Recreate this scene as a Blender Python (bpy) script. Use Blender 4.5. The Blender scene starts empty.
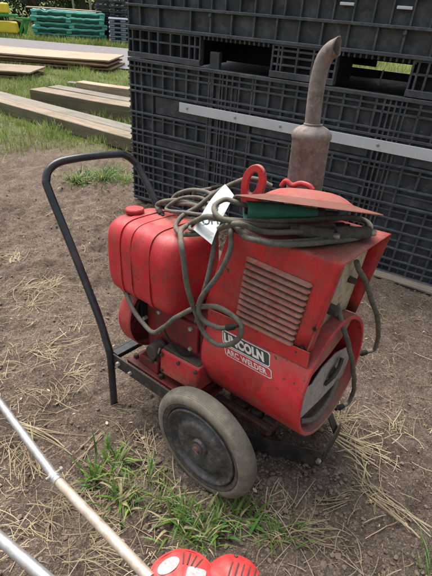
import bpy, bmesh, math, random
from mathutils import Vector, Matrix, noise
PI = math.pi
rnd = random.Random(7)
scn = bpy.context.scene
COL = scn.collection
CAM_R = [[0.997175, 0.075119, 0.0], [0.040855, -0.542324, 0.839175], [0.063038, -0.836804, -0.543861]]
M_O = [0.0027, 0.9647, 0.0008]
M_M = [[0.781688, 0.623269, -0.022359], [-0.619558, 0.780145, 0.086727], [0.071497, -0.05394, 0.995981]]
cab_sweep = [(-0.596, 0.16, 0.661), (-0.511, 0.09, 0.645), (-0.452, 0.055, 0.62), (-0.409, 0.045, 0.578), (-0.35, 0.04, 0.542), (-0.28, 0.03, 0.536), (-0.229, 0.03, 0.58), (-0.167, 0.04, 0.647), (-0.106, 0.05, 0.695), (-0.033, 0.06, 0.729), (0.034, 0.07, 0.724), (0.071, 0.07, 0.695), (0.06, 0.07, 0.647), (0.011, 0.065, 0.607), (-0.042, 0.06, 0.598), (-0.083, 0.06, 0.629), (-0.097, 0.05, 0.684), (-0.096, 0.02, 0.761), (-0.104, 0.005, 0.848), (-0.117, 0.005, 0.916), (-0.166, 0.05, 0.937), (-0.186, 0.11, 0.942), (-0.068, 0.044, 1.01), (-0.021, 0.08, 1.005), (0.041, 0.166, 0.995), (0.107, 0.264, 0.995), (0.174, 0.386, 0.99), (0.224, 0.434, 0.985), (0.261, 0.412, 0.975), (0.263, 0.32, 0.972), (0.204, 0.224, 0.972), (0.141, 0.136, 0.972), (0.066, 0.098, 0.972), (-0.014, 0.109, 0.985), (-0.183, 0.24, 0.952), (-0.281, 0.26, 0.945), (-0.368, 0.25, 0.945), (-0.424, 0.23, 0.936), (-0.477, 0.24, 0.907), (-0.435, 0.22, 0.895)]
cab_loop = [(-0.062, 0.36, 1.043), (-0.105, 0.34, 1.057), (-0.154, 0.32, 1.051), (-0.208, 0.27, 1.012), (-0.254, 0.22, 0.96), (-0.274, 0.16, 0.931), (-0.262, 0.12, 0.912), (-0.215, 0.1, 0.904), (-0.142, 0.09, 0.927), (-0.072, 0.1, 0.959), (0.027, 0.064, 1.01), (0.069, 0.129, 0.985), (0.146, 0.201, 0.985), (0.22, 0.328, 0.985), (0.266, 0.358, 0.978), (0.252, 0.297, 0.972), (0.211, 0.2, 0.972), (0.143, 0.118, 0.972), (0.067, 0.077, 0.975), (-0.029, 0.14, 0.958), (-0.017, 0.1, 0.966), (-0.001, 0.08, 0.921), (-0.003, 0.06, 0.877), (-0.036, 0.045, 0.812), (-0.073, 0.045, 0.75), (-0.08, 0.045, 0.697), (-0.058, 0.05, 0.668), (-0.009, 0.055, 0.666), (0.045, 0.055, 0.694)]
cab_arch = [(-0.141, 0.1, 0.608), (-0.095, 0.07, 0.717), (-0.068, 0.06, 0.794), (-0.069, 0.08, 0.861), (-0.074, 0.1, 0.918), (-0.102, 0.14, 0.954), (-0.21, 0.22, 0.957), (-0.296, 0.25, 0.948), (-0.378, 0.25, 0.932), (-0.419, 0.26, 0.931), (-0.408, 0.28, 0.956), (-0.348, 0.3, 0.98), (-0.282, 0.3, 0.983), (-0.219, 0.28, 0.977), (-0.176, 0.25, 0.969)]
cab_ring = [(-0.015, 0.191, 1.02), (-0.037, 0.161, 1.03), (-0.079, 0.148, 1.035), (-0.072, 0.098, 1.035), (-0.046, 0.056, 1.03), (-0.016, 0.046, 1.02), (0.011, 0.07, 1.01), (0.042, 0.131, 0.995), (0.081, 0.201, 0.985), (0.134, 0.279, 0.98), (0.192, 0.355, 0.98)]
cab_curl = [(-0.247, 0.35, 0.992), (-0.289, 0.33, 0.976), (-0.318, 0.3, 0.957), (-0.347, 0.3, 0.958), (-0.343, 0.3, 0.977), (-0.323, 0.32, 0.981), (-0.301, 0.36, 0.986)]
cab_extra = [(-0.159, 0.3, 1.0), (-0.176, 0.25, 0.982), (-0.17, 0.17, 0.968), (-0.175, 0.125, 0.951), (-0.167, 0.09, 0.936), (-0.13, 0.09, 0.946), (-0.127, 0.14, 0.963), (-0.176, 0.21, 0.974), (-0.264, 0.26, 0.974), (-0.339, 0.26, 0.964), (-0.388, 0.23, 0.937), (-0.398, 0.21, 0.917), (-0.313, 0.18, 0.934), (-0.226, 0.17, 0.954), (-0.132, 0.15, 0.969)]
cab_hangA = [(0.285, 0.3, 0.908), (0.29, 0.349, 0.852), (0.3, 0.428, 0.765), (0.31, 0.526, 0.64), (0.3, 0.636, 0.5), (0.285, 0.682, 0.408), (0.262, 0.633, 0.403)]
cab_hangB = [(0.2, 0.4, 0.725), (0.238, 0.344, 0.73), (0.26, 0.33, 0.705), (0.285, 0.338, 0.645), (0.295, 0.4, 0.535), (0.295, 0.484, 0.395), (0.285, 0.552, 0.271), (0.275, 0.556, 0.205), (0.262, 0.512, 0.205)]
tag_pts = [(-0.144, 0.22, 1.056), (-0.091, 0.2, 1.037), (-0.043, 0.05, 0.932), (-0.136, 0.07, 0.95)]
bail = [(-0.105, 0.3, 1.116), (-0.095, 0.3, 1.011), (-0.146, 0.3, 1.039), (-0.051, 0.3, 1.074)]
holder = [(-0.019, 0.168, 1.012), (0.123, 0.34, 1.0)]
disc = [(-0.046, 0.166, 1.045), (0.303, 0.353, 1.045), (0.081, 0.202, 1.1)]
muff = [(-0.025, 0.5, 1.012), (-0.026, 0.5, 1.202), (-0.024, 0.5, 1.214), (-0.023, 0.5, 1.354), (-0.021, 0.5, 1.403), (-0.002, 0.5, 1.443), (0.02, 0.5, 1.464), (-0.079, 0.5, 1.019), (0.056, 0.5, 1.046), (-0.041, 0.5, 1.296), (0.017, 0.5, 1.301)]
skid = [(0.047, 0.257, 0.085), (0.285, 0.358, 0.1), (0.274, 0.494, 0.12)]
engine_px = [(-0.262, 0.1, 0.44), (-0.094, 0.1, 0.465), (-0.268, 0.1, 0.333), (-0.09, 0.1, 0.365), (-0.781, 0.3, 0.355), (-0.553, 0.3, 0.29), (-0.61, 0.3, 0.207), (-0.393, 0.25, 0.437)]
hand = [(-0.563, 0.045, 0.029), (-0.56, 0.045, 0.257), (-0.571, 0.045, 0.338), (-0.631, 0.046, 0.462), (-0.908, 0.05, 0.937), (-0.926, 0.08, 0.976), (-0.89, 0.12, 1.016), (-0.895, 0.23, 1.021), (-0.9, 0.37, 1.016), (-0.895, 0.43, 1.001), (-0.884, 0.47, 0.958), (-0.758, 0.49, 0.812)]
green_clumps = [(-0.325, 1.039), (-0.334, 0.983), (-0.257, 0.936), (-0.391, 0.957), (-0.191, 0.974), (-0.05, 0.87), (-0.07, 0.832), (-0.007, 0.82), (0.026, 0.772), (0.058, 0.815), (-0.03, 0.768), (0.091, 0.863), (-0.283, 0.888), (0.244, 0.788), (0.751, 0.718), (-1.166, 4.125), (-1.126, 4.284), (-0.947, 4.059), (-1.379, 3.991), (0.297, 0.809), (-0.142, 0.899), (0.144, 0.849)]
dry_clumps = [(-0.517, 0.798), (-0.541, 0.731), (-0.491, 0.872), (-0.675, 0.975), (-0.334, 0.812), (-0.341, 0.714), (-0.172, 0.86), (0.277, 0.774), (0.231, 0.855), (0.35, 0.83), (-1.156, 2.132), (-1.042, 1.993), (-1.329, 2.469), (-0.987, 2.156), (0.608, 1.224), (0.643, 1.001), (0.818, 1.295), (1.034, 2.111), (-0.848, 1.63), (-0.66, 1.508), (-0.205, 1.058), (-0.69, 1.107), (0.586, 1.328), (-0.644, 1.322)]
stalks = [(0.625, 0.992, 0.0), (0.799, 0.812, 0.0), (0.645, 1.01, 0.0), (0.769, 0.844, 0.0), (0.531, 1.269, 0.0), (0.737, 1.163, 0.0), (0.547, 1.239, 0.0), (0.697, 1.091, 0.0), (0.586, 1.223, 0.0), (0.765, 1.119, 0.0), (0.568, 0.956, 0.0), (0.431, 0.907, 0.0), (-0.431, 1.18, 0.0), (-0.488, 1.034, 0.0), (-0.603, 0.981, 0.0), (-0.748, 1.151, 0.0), (-0.789, 1.198, 0.0), (-0.497, 1.125, 0.0)]

# ------------------------------------------------------------------ materials
def mat(name):
    m = bpy.data.materials.new(name); m.use_nodes = True
    nt = m.node_tree; nt.nodes.clear()
    out = nt.nodes.new('ShaderNodeOutputMaterial'); b = nt.nodes.new('ShaderNodeBsdfPrincipled')
    nt.links.new(b.outputs[0], out.inputs[0])
    return m, nt, b
def N(nt, t, **k):
    n = nt.nodes.new(t)
    for a, v in k.items():
        if a in n.inputs and not hasattr(n, a): n.inputs[a].default_value = v
        else: setattr(n, a, v)
    return n
def noise_n(nt, scale, detail=5, rough=.6, coord='Object', dist=0.0):
    tc = nt.nodes.new('ShaderNodeTexCoord'); n = nt.nodes.new('ShaderNodeTexNoise')
    n.inputs['Scale'].default_value = scale; n.inputs['Detail'].default_value = detail
    n.inputs['Roughness'].default_value = rough; n.inputs['Distortion'].default_value = dist
    nt.links.new(tc.outputs[coord], n.inputs['Vector'])
    return n.outputs['Fac']
def ramp(nt, fac, stops, interp='LINEAR'):
    r = nt.nodes.new('ShaderNodeValToRGB'); r.color_ramp.interpolation = interp
    e = r.color_ramp.elements
    while len(e) > 1: e.remove(e[-1])
    e[0].position = stops[0][0]; e[0].color = (*stops[0][1], 1) if len(stops[0][1]) == 3 else stops[0][1]
    for p, c in stops[1:]:
        x = e.new(p); x.color = (*c, 1) if len(c) == 3 else c
    nt.links.new(fac, r.inputs['Fac'])
    return r.outputs['Color']
def mix(nt, fac, a, b, mode='MIX'):
    m = nt.nodes.new('ShaderNodeMix'); m.data_type = 'RGBA'; m.blend_type = mode
    def s(i, v):
        if isinstance(v, (tuple, list)): m.inputs[i].default_value = (*v, 1)[:4]
        elif isinstance(v, (int, float)): m.inputs[i].default_value = v
        else: nt.links.new(v, m.inputs[i])
    s(0, fac); s(6, a); s(7, b)
    return m.outputs[2]
def mth(nt, op, a, b=0.0, clamp=False):
    m = nt.nodes.new('ShaderNodeMath'); m.operation = op; m.use_clamp = clamp
    for i, v in enumerate((a, b)):
        if isinstance(v, (int, float)): m.inputs[i].default_value = v
        else: nt.links.new(v, m.inputs[i])
    return m.outputs[0]
def upmask(nt, lo=.3, hi=.95):
    g = nt.nodes.new('ShaderNodeNewGeometry'); s = nt.nodes.new('ShaderNodeSeparateXYZ')
    nt.links.new(g.outputs['Normal'], s.inputs[0])
    r = nt.nodes.new('ShaderNodeMapRange'); r.inputs[1].default_value = lo; r.inputs[2].default_value = hi
    nt.links.new(s.outputs['Z'], r.inputs[0])
    return r.outputs[0]
def bump(nt, b, h, strength=.3, dist=.003):
    n = nt.nodes.new('ShaderNodeBump'); n.inputs['Strength'].default_value = strength; n.inputs['Distance'].default_value = dist
    nt.links.new(h, n.inputs['Height']); nt.links.new(n.outputs[0], b.inputs['Normal'])
BW = [(0, (0, 0, 0)), (1, (1, 1, 1))]
def worn(name, base, base2, dirt, rough=.5, scale=6, dirt_amt=.5, metal=0.0, bumpd=.001, up=0.6, speck=None, spec=.5, mud=None, pale=None, ao=None):
    """painted / moulded surface: two tones, blotches of dirt, settled dust on faces that look up"""
    m, nt, b = mat(name)
    c = mix(nt, ramp(nt, noise_n(nt, scale, 9, .74), [(.38, (0, 0, 0)), (.62, (1, 1, 1))]), base, base2)
    d1 = ramp(nt, noise_n(nt, scale * 2.7, 9, .72, dist=.3), [(.5 - .02, (0, 0, 0)), (.74, (1, 1, 1))])
    dm = mth(nt, 'MULTIPLY', d1, dirt_amt)
    c = mix(nt, dm, c, dirt)
    d2 = ramp(nt, noise_n(nt, scale * 5, 8, .75), [(.34, (0, 0, 0)), (.62, (1, 1, 1))])
    um = mth(nt, 'MULTIPLY', mth(nt, 'MULTIPLY', upmask(nt), up), d2)
    c = mix(nt, um, c, dirt)
    if speck:
        sp = ramp(nt, noise_n(nt, scale * 22, 3, .5), [(.64, (0, 0, 0)), (.70, (1, 1, 1))])
        c = mix(nt, mth(nt, 'MULTIPLY', sp, .8), c, speck)
    if pale:
        sp = ramp(nt, noise_n(nt, 190, 4, .65), [(.52, (0, 0, 0)), (.66, (1, 1, 1))])
        big = ramp(nt, noise_n(nt, 7, 5, .7), [(.46, (.03, .03, .03)), (.64, (1, 1, 1))])
        c = mix(nt, mth(nt, 'MULTIPLY', mth(nt, 'MULTIPLY', sp, big), .42), c, pale)
    if pale:    # old paint: stained patches, downward streaks and chips to bare rusty metal
        st = ramp(nt, noise_n(nt, 9, 10, .78, dist=.8), [(.50, (0, 0, 0)), (.60, (1, 1, 1))])
        c = mix(nt, mth(nt, 'MULTIPLY', st, .5), c, (.20, .035, .03))
        tq = nt.nodes.new('ShaderNodeTexCoord'); mq = nt.nodes.new('ShaderNodeMapping'); mq.inputs['Scale'].default_value = (42, 42, 3.2); nt.links.new(tq.outputs['Object'], mq.inputs['Vector'])
        nq = nt.nodes.new('ShaderNodeTexNoise'); nq.inputs['Scale'].default_value = 1; nq.inputs['Detail'].default_value = 6; nt.links.new(mq.outputs[0], nq.inputs['Vector'])
        sk_ = ramp(nt, nq.outputs['Fac'], [(.57, (0, 0, 0)), (.70, (1, 1, 1))])
        c = mix(nt, mth(nt, 'MULTIPLY', sk_, .45), c, (.24, .07, .05))
        ch = mth(nt, 'MULTIPLY', ramp(nt, noise_n(nt, 46, 6, .6), [(.635, (0, 0, 0)), (.65, (1, 1, 1))]), ramp(nt, noise_n(nt, 5, 3, .5), [(.45, (0, 0, 0)), (.6, (1, 1, 1))]))
        c = mix(nt, ch, c, (.07, .035, .028))
        ds = mth(nt, 'MULTIPLY', ramp(nt, noise_n(nt, 3.3, 8, .7), [(.48, (0, 0, 0)), (.64, (1, 1, 1))]), upmask(nt, .5, .95))
        c = mix(nt, mth(nt, 'MULTIPLY', ds, .75), c, (.42, .25, .18))
    if mud:
        tc = nt.nodes.new('ShaderNodeTexCoord'); sx = nt.nodes.new('ShaderNodeSeparateXYZ'); nt.links.new(tc.outputs['Object'], sx.inputs[0])
        mr = nt.nodes.new('ShaderNodeMapRange'); mr.inputs[1].default_value = mud[1]; mr.inputs[2].default_value = mud[0]; nt.links.new(sx.outputs['Z'], mr.inputs[0])
        mm = ramp(nt, mth(nt, 'ADD', mth(nt, 'MULTIPLY', mr.outputs[0], .42), mth(nt, 'MULTIPLY', noise_n(nt, 60, 7, .75), .75)), [(.50, (0, 0, 0)), (.72, (.85, .85, .85))])
        c = mix(nt, mm, c, (.27, .15, .105))
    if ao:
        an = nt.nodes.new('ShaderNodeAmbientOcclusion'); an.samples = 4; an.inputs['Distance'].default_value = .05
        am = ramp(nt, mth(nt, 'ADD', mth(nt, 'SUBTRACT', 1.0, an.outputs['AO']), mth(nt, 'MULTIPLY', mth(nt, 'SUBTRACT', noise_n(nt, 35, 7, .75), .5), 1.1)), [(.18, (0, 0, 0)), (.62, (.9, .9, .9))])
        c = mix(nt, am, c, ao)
    nt.links.new(c, b.inputs['Base Color'])
    r = ramp(nt, noise_n(nt, scale * 3, 6, .7), [(.3, (rough - .12,) * 3), (.7, (min(1, rough + .2),) * 3)])
    rr = mth(nt, 'ADD', r, mth(nt, 'MULTIPLY', um, .3), True)
    nt.links.new(rr, b.inputs['Roughness'])
    b.inputs['Metallic'].default_value = metal
    b.inputs['Specular IOR Level'].default_value = spec
    bump(nt, b, noise_n(nt, scale * 14, 6, .7), .5, bumpd)
    return m
M = {}
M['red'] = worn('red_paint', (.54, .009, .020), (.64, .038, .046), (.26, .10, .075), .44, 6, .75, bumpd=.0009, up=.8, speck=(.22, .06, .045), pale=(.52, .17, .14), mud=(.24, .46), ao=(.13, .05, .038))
M['screen'] = worn('rusty_screen', (.34, .07, .055), (.30, .13, .10), (.18, .10, .08), .8, 22, .8, bumpd=.002)
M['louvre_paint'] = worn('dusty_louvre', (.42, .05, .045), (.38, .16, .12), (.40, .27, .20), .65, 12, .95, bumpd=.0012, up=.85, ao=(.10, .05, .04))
M['red_dark'] = worn('greasy_red', (.26, .010, .014), (.10, .014, .013), (.055, .040, .032), .55, 9, 1.0, bumpd=.002, up=.5)
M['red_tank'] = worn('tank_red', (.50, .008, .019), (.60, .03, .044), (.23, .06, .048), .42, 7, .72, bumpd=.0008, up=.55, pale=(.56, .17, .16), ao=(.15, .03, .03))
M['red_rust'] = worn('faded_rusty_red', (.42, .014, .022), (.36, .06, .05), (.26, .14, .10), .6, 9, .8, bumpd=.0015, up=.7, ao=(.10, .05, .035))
M['greasy'] = worn('greasy_cradle', (.10, .012, .012), (.045, .02, .016), (.10, .075, .055), .6, 16, 1.0, bumpd=.003, up=.9)
M['cast_rust'] = worn('rusty_hub', (.10, .055, .038), (.15, .09, .065), (.07, .05, .04), .8, 30, .8, bumpd=.002)
M['black'] = worn('black_paint', (.012, .014, .018), (.028, .032, .038), (.10, .085, .07), .20, 7, .3, bumpd=.0005, up=.15)
M['black_dirty'] = worn('black_frame', (.015, .015, .016), (.035, .03, .028), (.13, .095, .07), .55, 8, .7, bumpd=.002, up=.7)
M['cast'] = worn('greasy_casting', (.03, .028, .027), (.07, .055, .045), (.12, .09, .065), .6, 14, .6, metal=.2, bumpd=.003, up=.5)
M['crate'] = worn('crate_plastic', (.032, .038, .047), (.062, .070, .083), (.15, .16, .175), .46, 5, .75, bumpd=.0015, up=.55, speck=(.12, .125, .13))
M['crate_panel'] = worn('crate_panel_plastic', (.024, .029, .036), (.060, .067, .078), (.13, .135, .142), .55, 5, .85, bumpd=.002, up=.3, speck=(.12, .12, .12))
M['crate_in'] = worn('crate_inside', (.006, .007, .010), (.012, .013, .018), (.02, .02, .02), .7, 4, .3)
M['white'] = worn('white_strip', (.62, .64, .66), (.55, .57, .6), (.36, .36, .36), .45, 5, .3, bumpd=.0006, up=.2)
M['tyre'] = worn('old_rubber', (.14, .125, .105), (.225, .20, .165), (.31, .255, .19), .85, 13, .85, bumpd=.0015, up=.5, spec=.2)
M['rim'] = worn('rim_black', (.035, .038, .044), (.085, .088, .095), (.22, .18, .145), .42, 13, 1.0, metal=.25, bumpd=.0015, up=.3, speck=(.26, .25, .24))
M['sidewall'] = worn('dark_sidewall', (.05, .046, .04), (.10, .09, .075), (.20, .165, .125), .8, 14, .8, bumpd=.0015, up=.3, spec=.2)
M['rust'] = worn('rust', (.16, .06, .03), (.26, .12, .06), (.10, .055, .035), .85, 20, .7, bumpd=.002, up=.3)
M['muffler'] = worn('rusted_muffler', (.14, .105, .09), (.25, .21, .19), (.36, .32, .30), .72, 18, .9, metal=.25, bumpd=.0012, up=.2, speck=(.11, .05, .03))
M['disc'] = worn('rusty_disc', (.15, .04, .03), (.22, .07, .05), (.20, .10, .07), .55, 8, .6, metal=.2, bumpd=.0015, up=.6)
M['cable'] = worn('cable_rubber', (.085, .082, .070), (.15, .14, .118), (.27, .225, .17), .8, 25, .6, bumpd=.0015, up=.5, spec=.25)
M['bluecable'] = worn('plug_rubber', (.05, .048, .045), (.10, .09, .08), (.16, .13, .10), .75, 25, .6, bumpd=.002, up=.5)
M['green_plastic'] = worn('green_grip', (.02, .17, .11), (.035, .24, .16), (.15, .20, .14), .5, 14, .55, bumpd=.0012, up=.5)
M['cream'] = worn('cream_panel', (.55, .48, .34), (.44, .36, .25), (.20, .11, .07), .6, 14, 1.0, ao=(.1, .05, .03), bumpd=.001, up=.4)
M['greyplate'] = worn('grey_plate', (.34, .29, .28), (.42, .36, .35), (.18, .12, .10), .6, 16, .9, ao=(.08, .05, .04), metal=.1, bumpd=.001, up=.4)
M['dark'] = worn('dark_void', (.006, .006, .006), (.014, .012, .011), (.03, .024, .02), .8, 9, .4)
M['slot'] = worn('slot_shade', (.05, .024, .018), (.09, .05, .036), (.14, .09, .065), .8, 20, .8)  # dark colour standing in for the shade inside louvre and vent openings
M['decal_black'] = worn('decal_black', (.018, .03, .026), (.035, .045, .04), (.12, .06, .05), .5, 30, .5, bumpd=.0003, up=.2)
M['decal_white'] = worn('decal_white', (.75, .72, .70), (.66, .60, .58), (.45, .2, .18), .5, 40, .6, bumpd=.0002, up=.2)
M['decal_red'] = worn('decal_red', (.50, .02, .03), (.55, .03, .04), (.5, .2, .18), .5, 30, .4, bumpd=.0003, up=.2)
M['sticker'] = worn('worn_sticker', (.44, .36, .35), (.54, .48, .47), (.42, .12, .11), .55, 70, .95, bumpd=.0002, up=.1)
M['paper'] = worn('paper_tag', (.50, .53, .53), (.58, .60, .60), (.38, .41, .41), .6, 12, .4, bumpd=.0006, up=.1)
M['ink'] = worn('ink', (.012, .012, .018), (.03, .03, .035), (.05, .05, .05), .6, 20, .3)
M['ink_pale'] = worn('ink_pale', (.25, .28, .3), (.3, .33, .34), (.4, .45, .45), .6, 20, .3)
M['teal_ink'] = worn('teal_ink', (.15, .5, .45), (.25, .58, .5), (.5, .6, .6), .6, 20, .3)
M['bolt'] = worn('bolt_metal', (.45, .43, .40), (.35, .32, .28), (.2, .15, .1), .45, 30, .5, metal=.5)
M['alu'] = worn('aluminium_tube', (.62, .62, .62), (.52, .52, .52), (.42, .36, .30), .32, 12, .45, metal=.75, bumpd=.0004, up=.1)
M['tan_tube'] = worn('tan_tube', (.46, .385, .30), (.60, .54, .46), (.36, .22, .14), .45, 12, .9, metal=.35, bumpd=.0005, up=.1)
M['red_plastic'] = worn('red_plastic', (.50, .015, .018), (.58, .03, .03), (.36, .10, .075), .42, 12, .6, speck=(.25, .06, .05), bumpd=.0005, up=.2)
M['teal'] = worn('teal_plastic', (.05, .36, .29), (.14, .52, .43), (.35, .58, .52), .5, 3, .5, bumpd=.004, up=.6)
M['teal_dark'] = worn('teal_shade', (.01, .08, .065), (.015, .12, .10), (.02, .1, .08), .6, 3, .4)
M['greypallet'] = worn('grey_pallet', (.17, .21, .28), (.24, .29, .36), (.30, .34, .38), .6, 3, .5, up=.5)
M['darkpallet'] = worn('dark_pallet', (.035, .042, .055), (.06, .07, .085), (.10, .11, .12), .6, 3, .5, up=.4)
M['yellow'] = worn('yellow_paint', (.75, .55, .01), (.8, .62, .04), (.5, .4, .1), .4, 3, .3)
M['green_paint'] = worn('green_paint', (.03, .28, .05), (.05, .36, .08), (.12, .2, .08), .4, 3, .3)
M['bark'] = worn('bark', (.07, .055, .04), (.11, .09, .07), (.15, .13, .1), .9, 6, .5, bumpd=.01)
M['palebark'] = worn('pale_bark', (.32, .29, .24), (.4, .36, .3), (.2, .18, .14), .9, 6, .5, bumpd=.01)

def wood_mat(name, a, b_, d, sc=1.0):
    m, nt, b = mat(name)
    tc = nt.nodes.new('ShaderNodeTexCoord'); mp = nt.nodes.new('ShaderNodeMapping')
    mp.inputs['Scale'].default_value = (.7 * sc, 14 * sc, 14 * sc)
    nt.links.new(tc.outputs['Object'], mp.inputs['Vector'])
    n = nt.nodes.new('ShaderNodeTexNoise'); n.inputs['Scale'].default_value = 3; n.inputs['Detail'].default_value = 8; n.inputs['Roughness'].default_value = .7
    nt.links.new(mp.outputs[0], n.inputs['Vector'])
    c = ramp(nt, n.outputs['Fac'], [(.3, d), (.45, a), (.7, b_)])
    c = mix(nt, mth(nt, 'MULTIPLY', ramp(nt, noise_n(nt, 2.5, 6, .7), [(.45, (0, 0, 0)), (.75, (1, 1, 1))]), .55), c, d)
    nt.links.new(c, b.inputs['Base Color']); b.inputs['Roughness'].default_value = .85
    bump(nt, b, n.outputs['Fac'], .6, .006)
    return m
M['wood'] = wood_mat('weathered_wood', (.25, .19, .13), (.42, .33, .23), (.07, .055, .038))
M['wood_grey'] = wood_mat('grey_wood', (.21, .18, .145), (.30, .26, .21), (.08, .068, .052))
M['wood_end'] = wood_mat('mossy_wood', (.14, .12, .075), (.20, .17, .11), (.07, .06, .035))
M['ply'] = wood_mat('plywood', (.40, .29, .20), (.54, .42, .30), (.20, .13, .085))
M['plyedge'] = wood_mat('plywood_edge', (.27, .16, .10), (.36, .23, .15), (.10, .06, .04), 2)

def leafy(name, a, b_, c_, scale=1.5, rough=.6, trans=.15):
    m, nt, b = mat(name)
    oi = nt.nodes.new('ShaderNodeNewGeometry')
    c = ramp(nt, oi.outputs['Random Per Island'], [(0, a), (.5, b_), (1, c_)])
    c = mix(nt, ramp(nt, noise_n(nt, scale, 3, .6), [(.35, (0, 0, 0)), (.65, (1, 1, 1))]), c, tuple(x * .6 for x in a))
    nt.links.new(c, b.inputs['Base Color']); b.inputs['Roughness'].default_value = rough
    b.inputs['Specular IOR Level'].default_value = .25
    tr = nt.nodes.new('ShaderNodeBsdfTranslucent'); nt.links.new(c, tr.inputs['Color'])
    ms = nt.nodes.new('ShaderNodeMixShader'); ms.inputs[0].default_value = trans
    out = [n for n in nt.nodes if n.type == 'OUTPUT_MATERIAL'][0]
    nt.links.new(b.outputs[0], ms.inputs[1]); nt.links.new(tr.outputs[0], ms.inputs[2]); nt.links.new(ms.outputs[0], out.inputs[0])
    return m
M['grass'] = leafy('grass_blades', (.13, .25, .035), (.22, .36, .06), (.36, .42, .13), 1.2, .5, .3)
M['grass_far'] = leafy('far_grass_blades', (.19, .30, .05), (.31, .43, .09), (.48, .52, .20), .8, .5, .3)
M['weed'] = leafy('weed_leaves', (.07, .18, .035), (.13, .28, .06), (.22, .38, .11), 3, .45, .25)
M['straw'] = leafy('straw', (.34, .25, .15), (.52, .41, .26), (.70, .59, .41), 3, .7, .1)
M['straw_green'] = leafy('green_straw', (.38, .33, .17), (.50, .43, .25), (.60, .51, .33), 3, .7, .15)
M['leaf_dark'] = leafy('dark_foliage', (.015, .035, .012), (.03, .065, .02), (.06, .11, .03), .8, .6, .2)
M['leaf_mid'] = leafy('mid_foliage', (.03, .07, .015), (.055, .11, .025), (.10, .17, .05), .8, .6, .2)
M['clod'] = worn('soil_clod', (.15, .11, .083), (.22, .165, .128), (.29, .23, .18), .95, 20, .5, bumpd=.003, up=.2, spec=.1)
M['chip'] = worn('chip', (.42, .33, .23), (.55, .45, .33), (.3, .2, .13), .8, 20, .5, up=.2)

def ground_mat():
    m, nt, b = mat('ground_soil')
    tc = nt.nodes.new('ShaderNodeTexCoord')
    n1 = noise_n(nt, 1.3, 6, .6); n2 = noise_n(nt, 9, 8, .7); n3 = noise_n(nt, 70, 8, .75); n4 = noise_n(nt, 260, 4, .7)
    soil = ramp(nt, n2, [(.28, (.105, .077, .060)), (.45, (.19, .144, .113)), (.60, (.275, .215, .170)), (.76, (.36, .29, .235))])
    soil = mix(nt, ramp(nt, n1, [(.38, (0, 0, 0)), (.64, (1, 1, 1))]), soil, mix(nt, .55, soil, (.29, .225, .175)))
    fine = ramp(nt, n3, [(.3, (.40, .38, .37)), (.5, (1, 1, 1)), (.72, (1.5, 1.48, 1.46))])
    soil = mix(nt, 1.0, soil, fine, 'MULTIPLY')
    damp = ramp(nt, noise_n(nt, 2.6, 8, .72, dist=.6), [(.46, (0, 0, 0)), (.60, (1, 1, 1))])
    soil = mix(nt, mth(nt, 'MULTIPLY', damp, .62), soil, mix(nt, 1.0, soil, (.50, .46, .43), 'MULTIPLY'))
    tc2 = nt.nodes.new('ShaderNodeTexCoord'); vo = nt.nodes.new('ShaderNodeTexVoronoi'); vo.inputs['Scale'].default_value = 230; nt.links.new(tc2.outputs['Object'], vo.inputs['Vector'])
    vs_ = nt.nodes.new('ShaderNodeSeparateColor'); nt.links.new(vo.outputs['Color'], vs_.inputs[0])
    soil = mix(nt, 1.0, soil, ramp(nt, vs_.outputs[0], [(0, (.62, .60, .58)), (.6, (1, 1, 1)), (.93, (1.15, 1.13, 1.1)), (.97, (1.9, 1.8, 1.65))]), 'MULTIPLY')
    sp = ramp(nt, n4, [(.60, (0, 0, 0)), (.68, (1, 1, 1))])
    soil = mix(nt, mth(nt, 'MULTIPLY', sp, .5), soil, (.36, .28, .2))
    # grass cover mask by vertex attribute
    at = nt.nodes.new('ShaderNodeAttribute'); at.attribute_name = 'grassy'
    g = ramp(nt, noise_n(nt, 5, 6, .7), [(.3, (.10, .13, .035)), (.6, (.18, .23, .06)), (.8, (.25, .27, .11))])
    gm = mth(nt, 'MULTIPLY', at.outputs['Fac'], ramp(nt, noise_n(nt, 3.2, 7, .7), [(.30, (.0, .0, .0)), (.55, (1, 1, 1))]), True)
    big = mth(nt, 'MAXIMUM', gm, mth(nt, 'SUBTRACT', at.outputs['Fac'], .5))
    c = mix(nt, mth(nt, 'MULTIPLY', big, 1.0, True), soil, g)
    nt.links.new(c, b.inputs['Base Color']); b.inputs['Roughness'].default_value = .95; b.inputs['Specular IOR Level'].default_value = .15
    h = mth(nt, 'ADD', mth(nt, 'ADD', n3, mth(nt, 'MULTIPLY', n4, .5)), mth(nt, 'MULTIPLY', vo.outputs['Distance'], -.5))
    bump(nt, b, h, 1.0, .013)
    return m
M['ground'] = ground_mat()
def road_mat():
    m, nt, b = mat('gravel_road')
    c = ramp(nt, noise_n(nt, 6, 9, .8), [(.3, (.15, .14, .145)), (.55, (.21, .195, .20)), (.75, (.29, .27, .27))])
    c = mix(nt, ramp(nt, noise_n(nt, .6, 4, .6), [(.4, (0, 0, 0)), (.7, (.6, .6, .6))]), c, (.22, .18, .15))
    nt.links.new(c, b.inputs['Base Color']); b.inputs['Roughness'].default_value = .95
    bump(nt, b, noise_n(nt, 40, 6, .8), .7, .01)
    return m
M['road'] = road_mat()

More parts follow.
